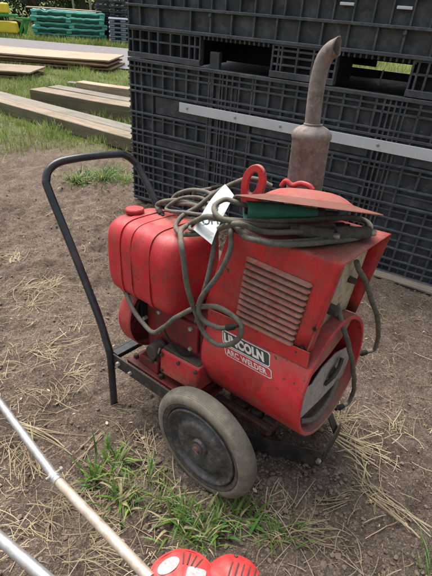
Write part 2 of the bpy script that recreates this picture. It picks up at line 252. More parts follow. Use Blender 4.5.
# ------------------------------------------------------------------ mesh helper
class G:
    def __init__(s): s.bm = bmesh.new()
    def box(s, a, b, mtx=None):
        x0, y0, z0 = a; x1, y1, z1 = b
        P = [(x0, y0, z0), (x1, y0, z0), (x1, y1, z0), (x0, y1, z0), (x0, y0, z1), (x1, y0, z1), (x1, y1, z1), (x0, y1, z1)]
        return s.hexa(P, mtx)
    def hexa(s, P, mtx=None):
        vs = [s.bm.verts.new(mtx @ Vector(p) if mtx else p) for p in P]
        for f in ((3, 2, 1, 0), (4, 5, 6, 7), (0, 1, 5, 4), (1, 2, 6, 5), (2, 3, 7, 6), (3, 0, 4, 7)):
            s.bm.faces.new([vs[i] for i in f])
        return s
    def poly(s, P): s.bm.faces.new([s.bm.verts.new(p) for p in P]); return s
    def tube(s, path, r, seg=10, cap=True, closed=False):
        path = [Vector(p) for p in path]; n = len(path)
        rr = r if hasattr(r, '__len__') else [r] * n
        T = []
        for i in range(n):
            a = path[max(i - 1, 0)]; b = path[min(i + 1, n - 1)]
            t = (b - a); T.append(t.normalized() if t.length > 1e-9 else Vector((0, 0, 1)))
        u = T[0].orthogonal().normalized(); rings = []
        for i in range(n):
            u = (u - T[i] * u.dot(T[i])).normalized(); v = T[i].cross(u)
            rings.append([s.bm.verts.new(path[i] + (u * math.cos(2 * PI * k / seg) + v * math.sin(2 * PI * k / seg)) * rr[i]) for k in range(seg)])
        for i in range(n - 1):
            for k in range(seg):
                s.bm.faces.new((rings[i][k], rings[i][(k + 1) % seg], rings[i + 1][(k + 1) % seg], rings[i + 1][k]))
        if cap: s.bm.faces.new(rings[0][::-1]); s.bm.faces.new(rings[-1])
        return s
    def lathe(s, prof, mtx, seg=48, closed=False, a0=0, a1=2 * PI, jit=None):
        """prof: (r, h) revolved about local Z of mtx"""
        full = abs(a1 - a0 - 2 * PI) < 1e-6; cnt = seg if full else seg + 1
        R = []
        for k in range(cnt):
            a = a0 + (a1 - a0) * k / seg
            R.append([s.bm.verts.new(mtx @ Vector((max(r, 1e-5) * math.cos(a), max(r, 1e-5) * math.sin(a), h))) for r, h in prof])
        for k in range(seg):
            A = R[k]; B = R[(k + 1) % cnt]
            for i in range(len(prof) - 1): s.bm.faces.new((A[i], B[i], B[i + 1], A[i + 1]))
            if closed: s.bm.faces.new((A[-1], B[-1], B[0], A[0]))
        return s
    def sheet(s, rows):
        V = [[s.bm.verts.new(p) for p in r] for r in rows]
        for i in range(len(V) - 1):
            for k in range(len(V[0]) - 1): s.bm.faces.new((V[i][k], V[i][k + 1], V[i + 1][k + 1], V[i + 1][k]))
        return s
    def build(s, name, m, parent=None, smooth=35, bevel=0, seg=2, solid=0, normals=True):
        if normals:
            bmesh.ops.remove_doubles(s.bm, verts=s.bm.verts, dist=1e-6) if len(s.bm.verts) < 60000 and normals != 'keep' else None
            bmesh.ops.recalc_face_normals(s.bm, faces=s.bm.faces)
        me = bpy.data.meshes.new(name); s.bm.to_mesh(me); s.bm.free()
        if smooth:
            for p in me.polygons: p.use_smooth = True
            me.set_sharp_from_angle(angle=math.radians(smooth))
        ms = m if isinstance(m, list) else [m]
        for x in ms: me.materials.append(M[x])
        o = bpy.data.objects.new(name, me); COL.objects.link(o)
        if parent: o.parent = parent
        if solid:
            d = o.modifiers.new('solid', 'SOLIDIFY'); d.thickness = solid; d.offset = -1
        if bevel:
            d = o.modifiers.new('bevel', 'BEVEL'); d.width = bevel; d.segments = seg; d.limit_method = 'ANGLE'; d.angle_limit = math.radians(40)
        return o
def empty(name, loc=(0, 0, 0), rz=0, mw=None):
    o = bpy.data.objects.new(name, None); COL.objects.link(o)
    if mw is not None: o.matrix_world = mw
    else: o.location = loc; o.rotation_euler = (0, 0, rz)
    o.empty_display_size = .1
    return o
def tag(o, label, cat, group=None):
    o['label'] = label; o['category'] = cat
    if group: o['group'] = group
    return o
def struct(o): o['kind'] = 'structure'; return o
def stuff(o, label, cat): o['kind'] = 'stuff'; o['label'] = label; o['category'] = cat; return o
def cr(pts, n=8):
    """Catmull-Rom through points"""
    P = [Vector(p) for p in pts]; P = [P[0] * 2 - P[1]] + P + [P[-1] * 2 - P[-2]]; out = []
    for i in range(1, len(P) - 2):
        a, b, c, d = P[i - 1:i + 3]
        for k in range(n):
            t = k / n
            out.append(.5 * ((2 * b) + (c - a) * t + (2 * a - 5 * b + 4 * c - d) * t * t + (3 * b - a - 3 * c + d) * t ** 3))
    out.append(P[-2]); return out
def axisX(x, y, z): return Matrix.Translation((x, y, z)) @ Matrix.Rotation(PI / 2, 4, 'Y')      # local Z -> +X, local X -> -Z
def axisY(x, y, z): return Matrix.Translation((x, y, z)) @ Matrix.Rotation(PI / 2, 4, 'X')      # local Z -> -Y
def axisZ(x, y, z): return Matrix.Translation((x, y, z))
def copy_tree(o, parent=None):
    c = o.copy(); COL.objects.link(c); c.parent = parent
    for ch in list(o.children): copy_tree(ch, c)
    return c

# ------------------------------------------------------------------ ground
def hgt(x, y):
    d = math.hypot(x - .2, y - 1.6)
    a = .022 * noise.noise((x * .9, y * .9, 3)) + .016 * noise.noise((x * 2.6, y * 2.6, 7)) + .010 * noise.noise((x * 7, y * 7, 1))
    f = 1 - .55 * math.exp(-((x - .1) ** 2 + (y - 1.25) ** 2) / .25)
    r = .014 * (1 - abs(noise.noise((x * 5.5, y * 5.5, 11))) * 3) if y < 7 else 0
    return a * f + r * .45 - .006
def fine(x, y):
    a = abs(noise.noise((x * 13, y * 13, 15))); return (.016 + .018 * max(0, min(1, (y - 1.7) / 1.2))) * (noise.noise((x * 11, y * 11, 25)) * .8 - a * .8) + .009 * noise.noise((x * 24, y * 24, 5)) + .0065 * noise.noise((x * 52, y * 52, 9)) + .0035 * noise.noise((x * 105, y * 105, 2)) + .003
def grassy(x, y):
    """0 bare soil .. 1 full grass"""
    v = 0
    if x < .9:
        v = (y - 4.3 + .9 * noise.noise((x * .8, y * .8, 21)) + .25 * (x + 1.2)) / 1.2
    else: v = (y - 5.2) / 2
    v = max(v, (abs(x) - 7) / 3, (-.8 - y) / 2)
    return max(0., min(1., v))
def road_mid(x):  # y of the centre line and half width
    return (14.2 - .10 * (x + 5) - .055 * max(0, x + 3) ** 2 * (1 if x < 12 else 1), 2.35)
def axis(lo, hi, step, far_lo, far_hi):
    v = []; a = lo
    while a < hi: v.append(a); a += step
    s = step; b = v[-1]
    while b < far_hi: s *= 1.13; b += s; v.append(b)
    s = step; b = lo
    while b > far_lo: s *= 1.13; b -= s; v.insert(0, b)
    return v
xs = axis(-1.6, 1.9, .0115, -450, 450); ys = axis(.5, 3.2, .0115, -450, 700)
g = bmesh.new(); lay = g.verts.layers.float.new('grassy')
V = []
for y in ys:
    row = []
    for x in xs:
        near = -4 < x < 4 and -2 < y < 8
        z = hgt(x, y) if (-40 < x < 40 and -20 < y < 60) else -.006
        if near: z += fine(x, y) * (1 - min(1, max(0, grassy(x, y) * .5)))
        if y > 40: z += (y - 40) * .01
        v = g.verts.new((x, y, z)); v[lay] = grassy(x, y); row.append(v)
    V.append(row)
for j in range(len(ys) - 1):
    a, b = V[j], V[j + 1]
    for i in range(len(xs) - 1): g.faces.new((a[i], a[i + 1], b[i + 1], b[i]))
me = bpy.data.meshes.new('ground'); g.to_mesh(me); g.free(); me.materials.append(M['ground'])
for p in me.polygons: p.use_smooth = True
ground = bpy.data.objects.new('ground', me); COL.objects.link(ground); struct(ground)

q = G(); rows = []
for i in range(161):
    x = -60 + i * .5
    if x > 14: break
    ym, hw = road_mid(x)
    rows.append([(x, ym + hw * t + .12 * noise.noise((x * 1.3, t * 9, 4)), .030 + .012 * (1 - t * t)) for t in (-1, -.6, -.2, .2, .6, 1)])
struct(q.sheet(rows).build('gravel_road', 'road'))

# ------------------------------------------------------------------ blades, straw, clods
def blade(bm, x, y, z, L, w, ang, lean, curl, mi=0, seg=3):
    d = Vector((math.cos(ang), math.sin(ang), 0)); sd = Vector((-d.y, d.x, 0)) * w * .5
    p = Vector((x, y, z)); a = lean; prev = None
    for k in range(seg + 1):
        t = k / seg; ww = sd * (1 - t ** 1.6)
        if k == seg: cur = [bm.verts.new(p)]
        else: cur = [bm.verts.new(p - ww), bm.verts.new(p + ww)]
        if prev:
            f = bm.faces.new((prev[0], prev[1], cur[1], cur[0]) if len(cur) == 2 else (prev[0], prev[1], cur[0])); f.material_index = mi
        prev = cur
        p = p + (d * math.sin(a) + Vector((0, 0, 1)) * math.cos(a)) * (L / seg); a += curl
def finish(bm, name, mats):
    me = bpy.data.meshes.new(name); bm.to_mesh(me); bm.free()
    for x in mats: me.materials.append(M[x])
    o = bpy.data.objects.new(name, me); COL.objects.link(o); return o
# near green clumps
bm = bmesh.new()
for i, (cx, cy) in enumerate(green_clumps):
    big = 1.0 if cy < 2 else 1.3
    for k in range(30 if cy < 2 else 160):
        a = rnd.uniform(0, 2 * PI); r = abs(rnd.gauss(0, .035 * big * (1 if cy < 2 else 2.2)))
        x = cx + r * math.cos(a); y = cy + r * math.sin(a)
        blade(bm, x, y, hgt(x, y), rnd.uniform(.04, .12) * big, (rnd.uniform(.003, .006) if i % 3 else rnd.uniform(.007, .013)), a + rnd.gauss(0, .7), rnd.uniform(.2, 1.0), rnd.uniform(.1, .5), rnd.choice((0, 0, 1, 1, 2)), 4)
stuff(finish(bm, 'grass_tufts', ['weed', 'grass', 'straw_green']), 'short green grass and weeds sprouting from the bare soil round the cart wheel', 'grass')
# far grass
bm = bmesh.new(); cnt = 0
while cnt < 52000:
    y = 3.9 + 8.2 * rnd.random() ** 1.25; x = rnd.uniform(-7.5, -.2) if rnd.random() < .95 else rnd.uniform(1.5, 5)
    if x > -.2 * y + .15 and x < 1.5: continue
    gf = grassy(x, y); ym, hw = road_mid(x)
    if abs(y - ym) < hw + .05: cnt += 1; continue
    if rnd.random() > gf * (0.15 + 2.2 * max(0, .35 + noise.noise((x * 1.9, y * 1.9, 31)))): cnt += .2; continue
    L = rnd.uniform(.03, .15) * (1 + .9 * noise.noise((x * 2, y * 2, 8)))
    blade(bm, x, y, hgt(x, y) - .005, L, rnd.uniform(.006, .011), rnd.uniform(0, 2 * PI), rnd.uniform(.0, .6), rnd.uniform(.05, .6), rnd.choice((0, 0, 0, 1)), 2)
    cnt += 1
for k in range(26000):      # the verge beyond the road and the slope behind
    x = rnd.uniform(-16, 10); ym, hw = road_mid(x); y = ym + hw + .05 + 7 * rnd.random() ** 1.5
    blade(bm, x, y, -.005, rnd.uniform(.08, .24), rnd.uniform(.015, .03), rnd.uniform(0, 2 * PI), rnd.uniform(0, .5), rnd.uniform(.05, .4), rnd.choice((0, 0, 0, 1)), 2)
stuff(finish(bm, 'grass', ['grass_far', 'straw_green']), 'rough green grass growing round the timber and along the gravel road', 'grass')
# straw
def stalk(bm, x, y, L, w, ang, z=.006, curl=None, mi=0, n=4, lift=0.0):
    p = Vector((x, y, 0)); a = ang; curl = rnd.gauss(0, .11) if curl is None else curl
    base = hgt(x, y) + z; prev = None; up = rnd.uniform(-.004, .009) + lift
    for k in range(n + 1):
        t = k / n
        zz = max(base * .3 + (hgt(p.x, p.y) + z) * .7, hgt(p.x, p.y) + .003) + up * math.sin(t * PI * rnd.uniform(.8, 1)) 
        sd = Vector((-math.sin(a), math.cos(a), rnd.uniform(-.2, .2))) * w * .5
        c = Vector((p.x, p.y, zz)); cur = [bm.verts.new(c - sd), bm.verts.new(c + sd + Vector((0, 0, w * .3)))]
        if prev: f = bm.faces.new((prev[0], prev[1], cur[1], cur[0])); f.material_index = mi
        prev = cur; p += Vector((math.cos(a), math.sin(a), 0)) * L / n; a += curl
bm = bmesh.new()
for k in range(21000):
    y = .45 + 5.0 * rnd.random() ** 1.3; x = rnd.uniform(-.62, .62) * (y + .9)
    dens = noise.noise((x * 1.5 + 5, y * 1.5, 41)) + .5 * noise.noise((x * 5, y * 5, 43))
    if dens < rnd.uniform(-.02, .5): continue
    s = rnd.random() ** 2.4
    stalk(bm, x, y, .008 + .12 * s, rnd.uniform(.0008, .0026), rnd.uniform(0, 2 * PI), mi=rnd.choice((0, 0, 0, 0, 0, 1)))
for cx, cy in dry_clumps:
    d0 = rnd.uniform(0, PI)
    for k in range(rnd.randint(18, 48)):
        a = rnd.uniform(0, 2 * PI); r = abs(rnd.gauss(0, .06))
        stalk(bm, cx + r * math.cos(a), cy + r * math.sin(a), rnd.uniform(.02, .16), rnd.uniform(.001, .0032), d0 + rnd.gauss(0, .95), mi=rnd.choice((0, 0, 0, 1)), lift=.004)
for i in range(0, len(stalks), 2):
    A = Vector(stalks[i][:2]); B = Vector(stalks[i + 1][:2]); d = B - A
    for k in range(6):
        o = Vector((rnd.gauss(0, .012), rnd.gauss(0, .012)))
        stalk(bm, A.x + o.x, A.y + o.y, d.length * rnd.uniform(.6, 1.1), rnd.uniform(.002, .0042), math.atan2(d.y, d.x) + rnd.gauss(0, .10), curl=rnd.gauss(0, .04), mi=rnd.choice((0, 0, 1)), lift=.004, n=6)
stuff(finish(bm, 'straw', ['straw', 'straw_green']), 'dry straw stalks strewn over the trampled brown soil', 'straw')
# clods and crumbs
bm = bmesh.new()
ico = bmesh.new(); bmesh.ops.create_icosphere(ico, subdivisions=1, radius=1); IV = [v.co.copy() for v in ico.verts]; IF = [[v.index for v in f.verts] for f in ico.faces]; ico.free()
for k in range(13000):
    y = .45 + 3.4 * rnd.random() ** 1.4; x = rnd.uniform(-.62, .62) * (y + .9)
    r = .0016 + .0075 * rnd.random() ** 3.5
    if rnd.random() < .25: x, y = rnd.gauss(.2, .22), rnd.gauss(1.0, .15)
    if rnd.random() < .006: r = rnd.uniform(.007, .014)
    sc = Vector((rnd.uniform(.7, 1.3), rnd.uniform(.7, 1.3), rnd.uniform(.5, .9))) * r; rot = Matrix.Rotation(rnd.uniform(0, 6), 3, 'Z')
    z = hgt(x, y) + r * .2; vs = []
    for v in IV:
        w = rot @ Vector((v.x * sc.x, v.y * sc.y, v.z * sc.z)) * rnd.uniform(.8, 1.2); vs.append(bm.verts.new((x + w.x, y + w.y, z + w.z)))
    for f in IF: bm.faces.new([vs[i] for i in f])
stuff(finish(bm, 'soil_crumbs', ['clod']), 'loose crumbs and clods of brown soil on the trampled ground', 'soil')
bm = bmesh.new()
for k in range(120):
    y = .6 + 3 * rnd.random(); x = rnd.uniform(-.6, .6) * (y + .8); a = rnd.uniform(0, 6); L = rnd.uniform(.004, .013); z = hgt(x, y) + .007
    u = Vector((math.cos(a), math.sin(a), rnd.uniform(-.2, .2))) * L; v = Vector((-math.sin(a), math.cos(a), rnd.uniform(-.2, .2))) * L * rnd.uniform(.25, .6); c = Vector((x, y, z))
    bm.faces.new([bm.verts.new(c + p) for p in (-u, -u * .3 + v, u * .5 + v * .8, u, u * .2 - v, -u * .6 - v * .7)])
stuff(finish(bm, 'wood_chips', ['chip']), 'pale wood chips and dead leaf scraps scattered on the soil', 'wood chips')

# ------------------------------------------------------------------ crates
CU = (.88017349, -.47465212); CO = (-.78504, 3.67735); CRZ = math.atan2(CU[1], CU[0])
W = 2.63; DEP = 1.5
VM = [.216, .314, .417, .521, .621, .712, 1.067, 1.17, 1.27, 1.365, 1.467, 1.568, 1.668, 1.77, 1.863, 2.112, 2.215, 2.32, 2.425, 2.53]
VD = [.745, .80, .821, .854, .898, .951, 1.943, 1.975, 2.007, 2.033]
def lower_crate():
    e = tag(empty('bulk_crate', (CO[0], CO[1], 0), CRZ), 'dusty black ribbed plastic crate standing on the ground with a white strip across its side', 'crate')
    q = G(); q.box((.01, .034, .02), (W - .01, .06, 1.10))
    q.box((.01, DEP - .06, .02), (W - .01, DEP - .034, 1.10)); q.box((.01, .06, .02), (.04, DEP - .06, 1.10)); q.box((W - .04, .06, .02), (W - .01, DEP - .06, 1.10))
    q.box((.04, .06, 1.02), (W - .04, DEP - .06, 1.04))
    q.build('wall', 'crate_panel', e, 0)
    q = G()
    for z, t, d in ((1.104, .022, -.012), (1.061, .013, 0), (1.022, .013, .002), (.925, .013, 0), (.887, .016, -.002), (.733, .015, -.002), (.70, .011, .004), (.60, .013, 0), (.563, .011, .006), (.492, .016, -.002),
                    (.452, .010, .006), (.400, .013, 0), (.325, .013, -.001), (.262, .011, .005), (.205, .013, 0), (.125, .013, 0), (.075, .012, .003), (.02, .022, -.004)):
        q.box((0, d, z - t / 2), (W, .036, z + t / 2))
    q.build('horizontal_rib', 'crate', e, 0, .0016, 1)
    q = G()
    def v(u, z0, z1, t=.015, d=.004): q.box((u - t / 2, d, z0), (u + t / 2, .036, z1))
    for u in (.006, .054, .116, .216): v(u, .02, 1.10, .012, .003)
    for u in VM[1:]: v(u, .885, 1.10); v(u, .60, .73); v(u + rnd.uniform(-.004, .004), .02, .49)
    for u in VM[5:6] + [.731, 1.05, 1.91, 2.11, 2.60]: v(u, .02, 1.10, .013, .002)
    for u in VD: v(u, .02, 1.10, .0105, .001)
    for i in range(len(VM) - 1):
        if VM[i + 1] - VM[i] < .2: v((VM[i] + VM[i + 1]) / 2, .02, .20, .007, .014)
    for u in (.085, .165): v(u, .02, .49, .008, .008); v(u, 1.02, 1.10, .008, .008)
    q.build('vertical_rib', 'crate', e, 0, .0014, 1)
    q = G()
    for u in (.76, 1.96): q.box((u, .02, .06), (u + .17, .0345, 1.02))
    for u0, u1 in ((.235, .70), (1.07, 1.88), (2.13, 2.58)): q.box((u0, .018, .745), (u1, .0345, .872)); q.box((u0, .020, .505), (u1, .0345, .556))
    q.build('recess_panel', 'crate_panel', e, 0, .003, 1)
    # side ribs, seen edge-on at the left
    q = G()
    for k in range(26): z = .05 + k * .0415; q.box((-.012, .002 + .004 * (k % 2), z), (.0, .05, z + .014))
    for y in [.05 + i * .12 for i in range(13)]: q.box((-.012, y - .005, .02), (.01, y + .005, 1.1))
    for z in (.05, .3, .55, .8, 1.05): q.box((-.013, .06, z), (.01, DEP - .03, z + .015))
    q.build('side_rib', 'crate', e, 0); q = G()
    for y in [.05 + i * .12 for i in range(13)]: q.box((W - .01, y - .005, .02), (W + .012, y + .005, 1.1))
    for z in (.05, .3, .55, .8, 1.05): q.box((W - .01, .06, z), (W + .013, DEP - .03, z + .015))
    q.build('side_rib', 'crate', e, 0)
    s = G(); s.box((.475, -.012, .800), (2.56, .0, .866)); st = s.build('white_strip', 'white', e, 0, .002)
    for u in (.546, .947, 1.29, 1.627, 1.936, 2.3):
        b = G(); b.lathe([(0, .006), (.007, .006), (.010, .003), (.010, 0)], axisY(u, -.0122, .836), 14); b.build('bolt', 'bolt', st)
    return e
def upper_crate():
    e = tag(empty('bulk_crate', (CO[0], CO[1], 0), CRZ), 'black ribbed plastic crate with fork openings, stacked on the crate with the white strip', 'crate')
    Z0 = 1.121
    q = G()   # body
    TOP = 2.25
    q.box((.01, .036, 1.31), (W - .01, .06, TOP)); q.box((.01, DEP - .06, 1.31), (W - .01, DEP - .036, TOP)); q.box((.01, .06, 1.31), (.04, DEP - .06, TOP)); q.box((W - .04, .06, 1.31), (W - .01, DEP - .06, TOP))
    q.box((.04, .06, 1.335), (W - .04, DEP - .06, 1.35))
    q.build('wall', 'crate_panel', e, 0)
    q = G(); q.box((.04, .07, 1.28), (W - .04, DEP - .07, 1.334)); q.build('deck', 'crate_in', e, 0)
    q = G()
    for z, t, d in ((1.316, .020, -.008), (1.449, .016, -.006), (1.60, .016, -.004), (1.66, .013, 0), (1.78, .013, 0), (1.90, .013, 0), (1.94, .013, 0), (2.06, .013, 0), (2.18, .013, 0), (2.24, .03, -.012)):
        q.box((0, d, z - t / 2), (W, .038, z + t / 2))
    q.build('horizontal_rib', 'crate', e, 0, .0016, 1)
    q = G()
    def v(u, z0, z1, t=.011, d=.004): q.box((u - t / 2, d, z0), (u + t / 2, .038, z1))
    for u in (.012, .117, .279, .544, .700, .857, 1.018, 1.171, 1.317, 1.46, 1.615, 1.777, 1.925, 2.08, 2.24, 2.40, 2.61): v(u, 1.32, 1.445, .012, .002)
    for u in (.012, .136, .265, .38, .49, .60, .703, .805, .91, 1.014, 1.123, 1.212, 1.315, 1.416, 1.509, 1.625, 1.737, 1.832, 1.939, 2.04, 2.15, 2.27, 2.38, 2.49, 2.61): v(u, 1.455, 2.23, .010, .004)
    for i in range(15):      # little teeth under the shelf above the fork openings
        for a in (.65, 1.605):
            u = a + i * .034
            if u < a + .52 and u < 2.02: q.box((u, .006, 1.283), (u + .011, .034, 1.307))
    q.build('vertical_rib', 'crate', e, 0, .0014, 1)
    for u in (1.54, 1.85, .94):
        b = G(); b.box((u, -.004, 1.53), (u + .08, .036, 1.545)); b.build('handle_slot', 'white', e, 0, .003)
    # screw posts
    for u in (.70, 1.925):
        b = G(); b.lathe([(0, .012), (.010, .012), (.012, 0)], axisY(u, .0, 1.425), 14); b.build('screw_boss', 'crate', e)
    # feet
    def foot(u0, u1, cols, rows, name='foot'):
        q = G(); q.box((u0 + .004, .05, Z0 + .002), (u1 - .004, .056, 1.305)); q.box((u0 + .01, .056, Z0 + .002), (u0 + .03, .4, 1.30)); q.box((u1 - .03, .056, Z0 + .002), (u1 - .01, .4, 1.30))
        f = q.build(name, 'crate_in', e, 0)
        q = G(); q.box((u0, -.006, Z0), (u1, .05, Z0 + .036))
        for z in rows: q.box((u0, .004, z - .006), (u1, .05, z + .006))
        q.box((u0, .004, 1.295), (u1, .05, 1.3055))
        for u in cols: q.box((u - .006, .002, Z0 + .03), (u + .006, .05, 1.30))
        q.build('foot_grid', 'crate', f, 0, .0016, 1)
    foot(.0, .632, (.006, .044, .114, .194, .273, .382, .471, .540, .585, .626), (1.235,))
    foot(1.160, 1.585, (1.166, 1.205, 1.229, 1.332, 1.435, 1.54, 1.579), (1.275, 1.24, 1.195))
    foot(2.005, W, (2.011, 2.04, 2.091, 2.19, 2.29, 2.40, 2.51, 2.60), (1.235,))
    # mid and rear skirt with one narrow gap that lets daylight through
    q = G()
    for u0, u1 in ((.02, 1.50), (1.79, W - .02)): q.box((u0, DEP - .06, Z0), (u1, DEP - .04, 1.28))
    q.box((1.50, DEP - .06, 1.168), (1.79, DEP - .04, 1.28)); q.box((.02, .5, Z0), (1.40, .52, 1.28)); q.box((2.0, .5, Z0), (W - .02, .52, 1.28))
    q.build('skirt', 'crate_in', e, 0)
    q = G(); q.box((.700, .02, Z0 - .008), (.773, .06, 1.218)); q.build('latch_block', 'crate_panel', e, 0, .004)
    q = G(); q.tube([(1.79, .3, Z0), (1.80, .3, 1.21)], .006, 8); q.build('pin', 'bolt', e)
    q = G()
    for k in range(22): z = 1.32 + k * .0415; q.box((-.012, .004, z), (.0, .05, z + .014))
    for y in [.05 + i * .12 for i in range(13)]: q.box((-.012, y - .005, 1.32), (.01, y + .005, 2.24))
    q.build('side_rib', 'crate', e, 0); q = G()
    for y in [.05 + i * .12 for i in range(13)]: q.box((W - .01, y - .005, 1.32), (W + .012, y + .005, 2.24))
    q.build('side_rib', 'crate', e, 0)
    return e
lower_crate(); upper_crate()

# ------------------------------------------------------------------ the welder
MW = Matrix.Identity(4)
for i in range(3):
    for j in range(3): MW[i][j] = M_M[i][j]
    MW[i][3] = M_O[i]
w = tag(empty('engine_welder', mw=MW), 'red arc welder on a two wheeled cart with black push handle and rusty muffler', 'welder')
BY, BZ, BR = .330, .475, .220
# barrel
q = G()
q.lathe([(.10, -.128), (.185, -.13), (.213, -.128), (BR - .003, -.120), (BR, -.110), (BR, .10), (BR, .262), (BR - .001, .274), (BR - .004, .2775), (BR - .012, .2782), (BR - .0145, .276), (BR - .015, .264), (BR - .024, .24), (BR - .024, .10)], axisX(0, BY, BZ), 96)
barrel = q.build('barrel', 'red', w)
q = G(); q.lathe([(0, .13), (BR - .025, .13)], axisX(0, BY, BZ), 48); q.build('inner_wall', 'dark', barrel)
# fan and end bracket seen in the open end
q = G(); q.lathe([(0, .17), (.045, .17), (.05, .155), (.05, .12)], axisX(0, BY, BZ), 24)
for k in range(14):
    a = 2 * PI * k / 14; c, s_ = math.cos(a), math.sin(a)
    P = []
    for (x, r, da) in ((.12, .05, -.05), (.12, .165, -.05), (.165, .165, .14), (.165, .05, .14)):
        aa = a + da; P.append((x, BY + r * math.cos(aa), BZ + r * math.sin(aa)))
    q.poly(P)
q.build('fan', 'cast', w, solid=.003)
def plate(P, x0, x1, gg):
    n = len(P); A = [gg.bm.verts.new((x0, y, z)) for y, z in P]; B = [gg.bm.verts.new((x1, y, z)) for y, z in P]
    gg.bm.faces.new(A); gg.bm.faces.new(B[::-1])
    for i in range(n): gg.bm.faces.new((A[i], A[(i + 1) % n], B[(i + 1) % n], B[i]))
def arcpts(cy, cz, r, a0, a1, n): return [(cy + r * math.cos(math.radians(a0 + (a1 - a0) * k / n)), cz + r * math.sin(math.radians(a0 + (a1 - a0) * k / n))) for k in range(n + 1)]
q = G(); rr_ = BR - .025
plate(arcpts(BY, BZ, rr_, -34, 2, 8) + [(BY + .16, BZ + .028), (BY + .05, BZ + .055), (BY - .04, BZ + .045), (BY - .10, BZ + .012)] + arcpts(BY, BZ, rr_, 170, 212, 8) + [(BY - .02, BZ - .112), (BY + .07, BZ - .108)], .246, .251, q)
bk = q.build('end_plate', 'greyplate', w, 0, .0015)
q = G(); q.lathe([(0, .266), (.014, .266), (.022, .260), (.024, .251)], axisX(0, BY + .05, BZ - .03), 20); q.build('bearing_cap', 'cast', bk)
q = G(); q.tube(cr([(.253, BY + .0, BZ - .05), (.268, BY + .02, BZ - .02), (.270, BY + .05, BZ + .0), (.262, BY + .085, BZ + .02)], 4), .007, 8); q.build('strap', 'cast', bk)
q = G(); q.box((.238, BY - .12, BZ - .19), (.243, BY + .13, BZ - .115)); q.build('bracket', 'cast', w, 0, .002)
q = G(); plate(arcpts(BY, BZ, BR - .018, 62, 162, 14) + [(BY - .12, BZ + .085), (BY - .03, BZ + .105), (BY + .05, BZ + .135)], .258, .263, q); q.build('vent_screen', 'screen', w, 0)
q = G(); q.tube(cr([(.245, BY - .13, BZ - .13), (.262, BY - .06, BZ - .155), (.262, BY + .04, BZ - .14), (.25, BY + .12, BZ - .10)], 4), .009, 8); q.build('lead_bundle', 'cable', w)
# seam rail where the hood meets the barrel
q = G()
q.hexa([(-.13, .1465, .598), (.262, .1465, .604), (.262, .1525, .604), (-.13, .1525, .598), (-.13, .1445, .648), (.262, .1445, .662), (.262, .1490, .662), (-.13, .1490, .648)])
q.build('flange', 'red', w, 0, .002)
# hood (sheet metal, open at the right end)
TL, TR, BR_, BL = (-.060, .958), (.310, .958), (.255, .655), (-.150, .640)
YN, YF = .150, .468
q = G()
def hood_sheet(gg):
    # near side, rounded shoulder, top, shoulder, far side as one swept section; left edge and right edge lean
    sec = [(YN, 0.0)] + [(YN, t) for t in (.25, .5, .75, .93)]
    sec = [(YN, t) for t in (0, .2, .4, .6, .8, .955)]
    r = .013
    sec += [(YN + r * (1 - math.cos(a)), .957 + .043 * math.sin(a)) for a in (PI / 8, PI / 4, 3 * PI / 8, PI / 2)]
    sec += [(YN + .05 + k * (YF - YN - .1) / 5, 1.0) for k in range(6)]
    sec += [(YF - r * (1 - math.cos(a)), .957 + .043 * math.sin(a)) for a in (PI / 2, 3 * PI / 8, PI / 4, PI / 8)]
    sec += [(YF, t) for t in (.955, .8, .6, .4, .2, 0)]
    rows = []
    for y, t in sec:
        xl = BL[0] + (TL[0] - BL[0]) * t; xr = BR_[0] + (TR[0] - BR_[0]) * t; zl = BL[1] + (TL[1] - BL[1]) * t; zr = BR_[1] + (TR[1] - BR_[1]) * t
        row = []
        for k in range(17):
            s_ = k / 16; x = xl + (xr - xl) * s_; z = zl + (zr - zl) * s_
            dz = .0025 * noise.noise((x * 7, y * 7, z * 7 + 3)); dy = .0042 * noise.noise((x * 6 + 9, y * 6, z * 6))
            row.append((x, y + dy, z + (dz if t > .95 else 0)))
        rows.append(row)
    gg.sheet(rows)
hood_sheet(q)
hood = q.build('hood', 'red', w, 30, solid=.0035)
q = G(); q.box((-.062, YN + .006, .70), (-.058, YF - .006, .94), ); q.build('hood_back', 'red_dark', w, 0)
q = G()   # turned-in lip along the near right edge
q.hexa([(.247, YN + .001, .655), (.254, YN + .001, .655), (.254, YN + .03, .655), (.247, YN + .03, .655), (.300, YN + .001, .945), (.308, YN + .001, .945), (.308, YN + .012, .945), (.300, YN + .012, .945)])
q.build('hood_lip', 'red_rust', w, 0, .0015)
# cream control panel inside the open end, hangs between the sides
q = G(); q.hexa([(.225, .165, .66), (.229, .165, .66), (.229, .44, .66), (.225, .44, .66), (.262, .165, .945), (.266, .165, .945), (.266, .44, .945), (.262, .44, .945)])
cp = q.build('control_panel', 'cream', w, 0, .001)
q = G(); q.lathe([(0, .028), (.014, .026), (.017, .018), (.018, 0)], axisX(.245, .27, .75), 18); q.build('knob', 'cast', cp); q = G(); q.lathe([(0, .022), (.009, .022), (.011, 0)], axisX(.252, .36, .82), 14); q.build('knob', 'cast', cp)
q = G(); plate(arcpts(.26, .84, .028, 0, 330, 20), .256, .258, q); q.build('dial', 'greyplate', cp, 0)
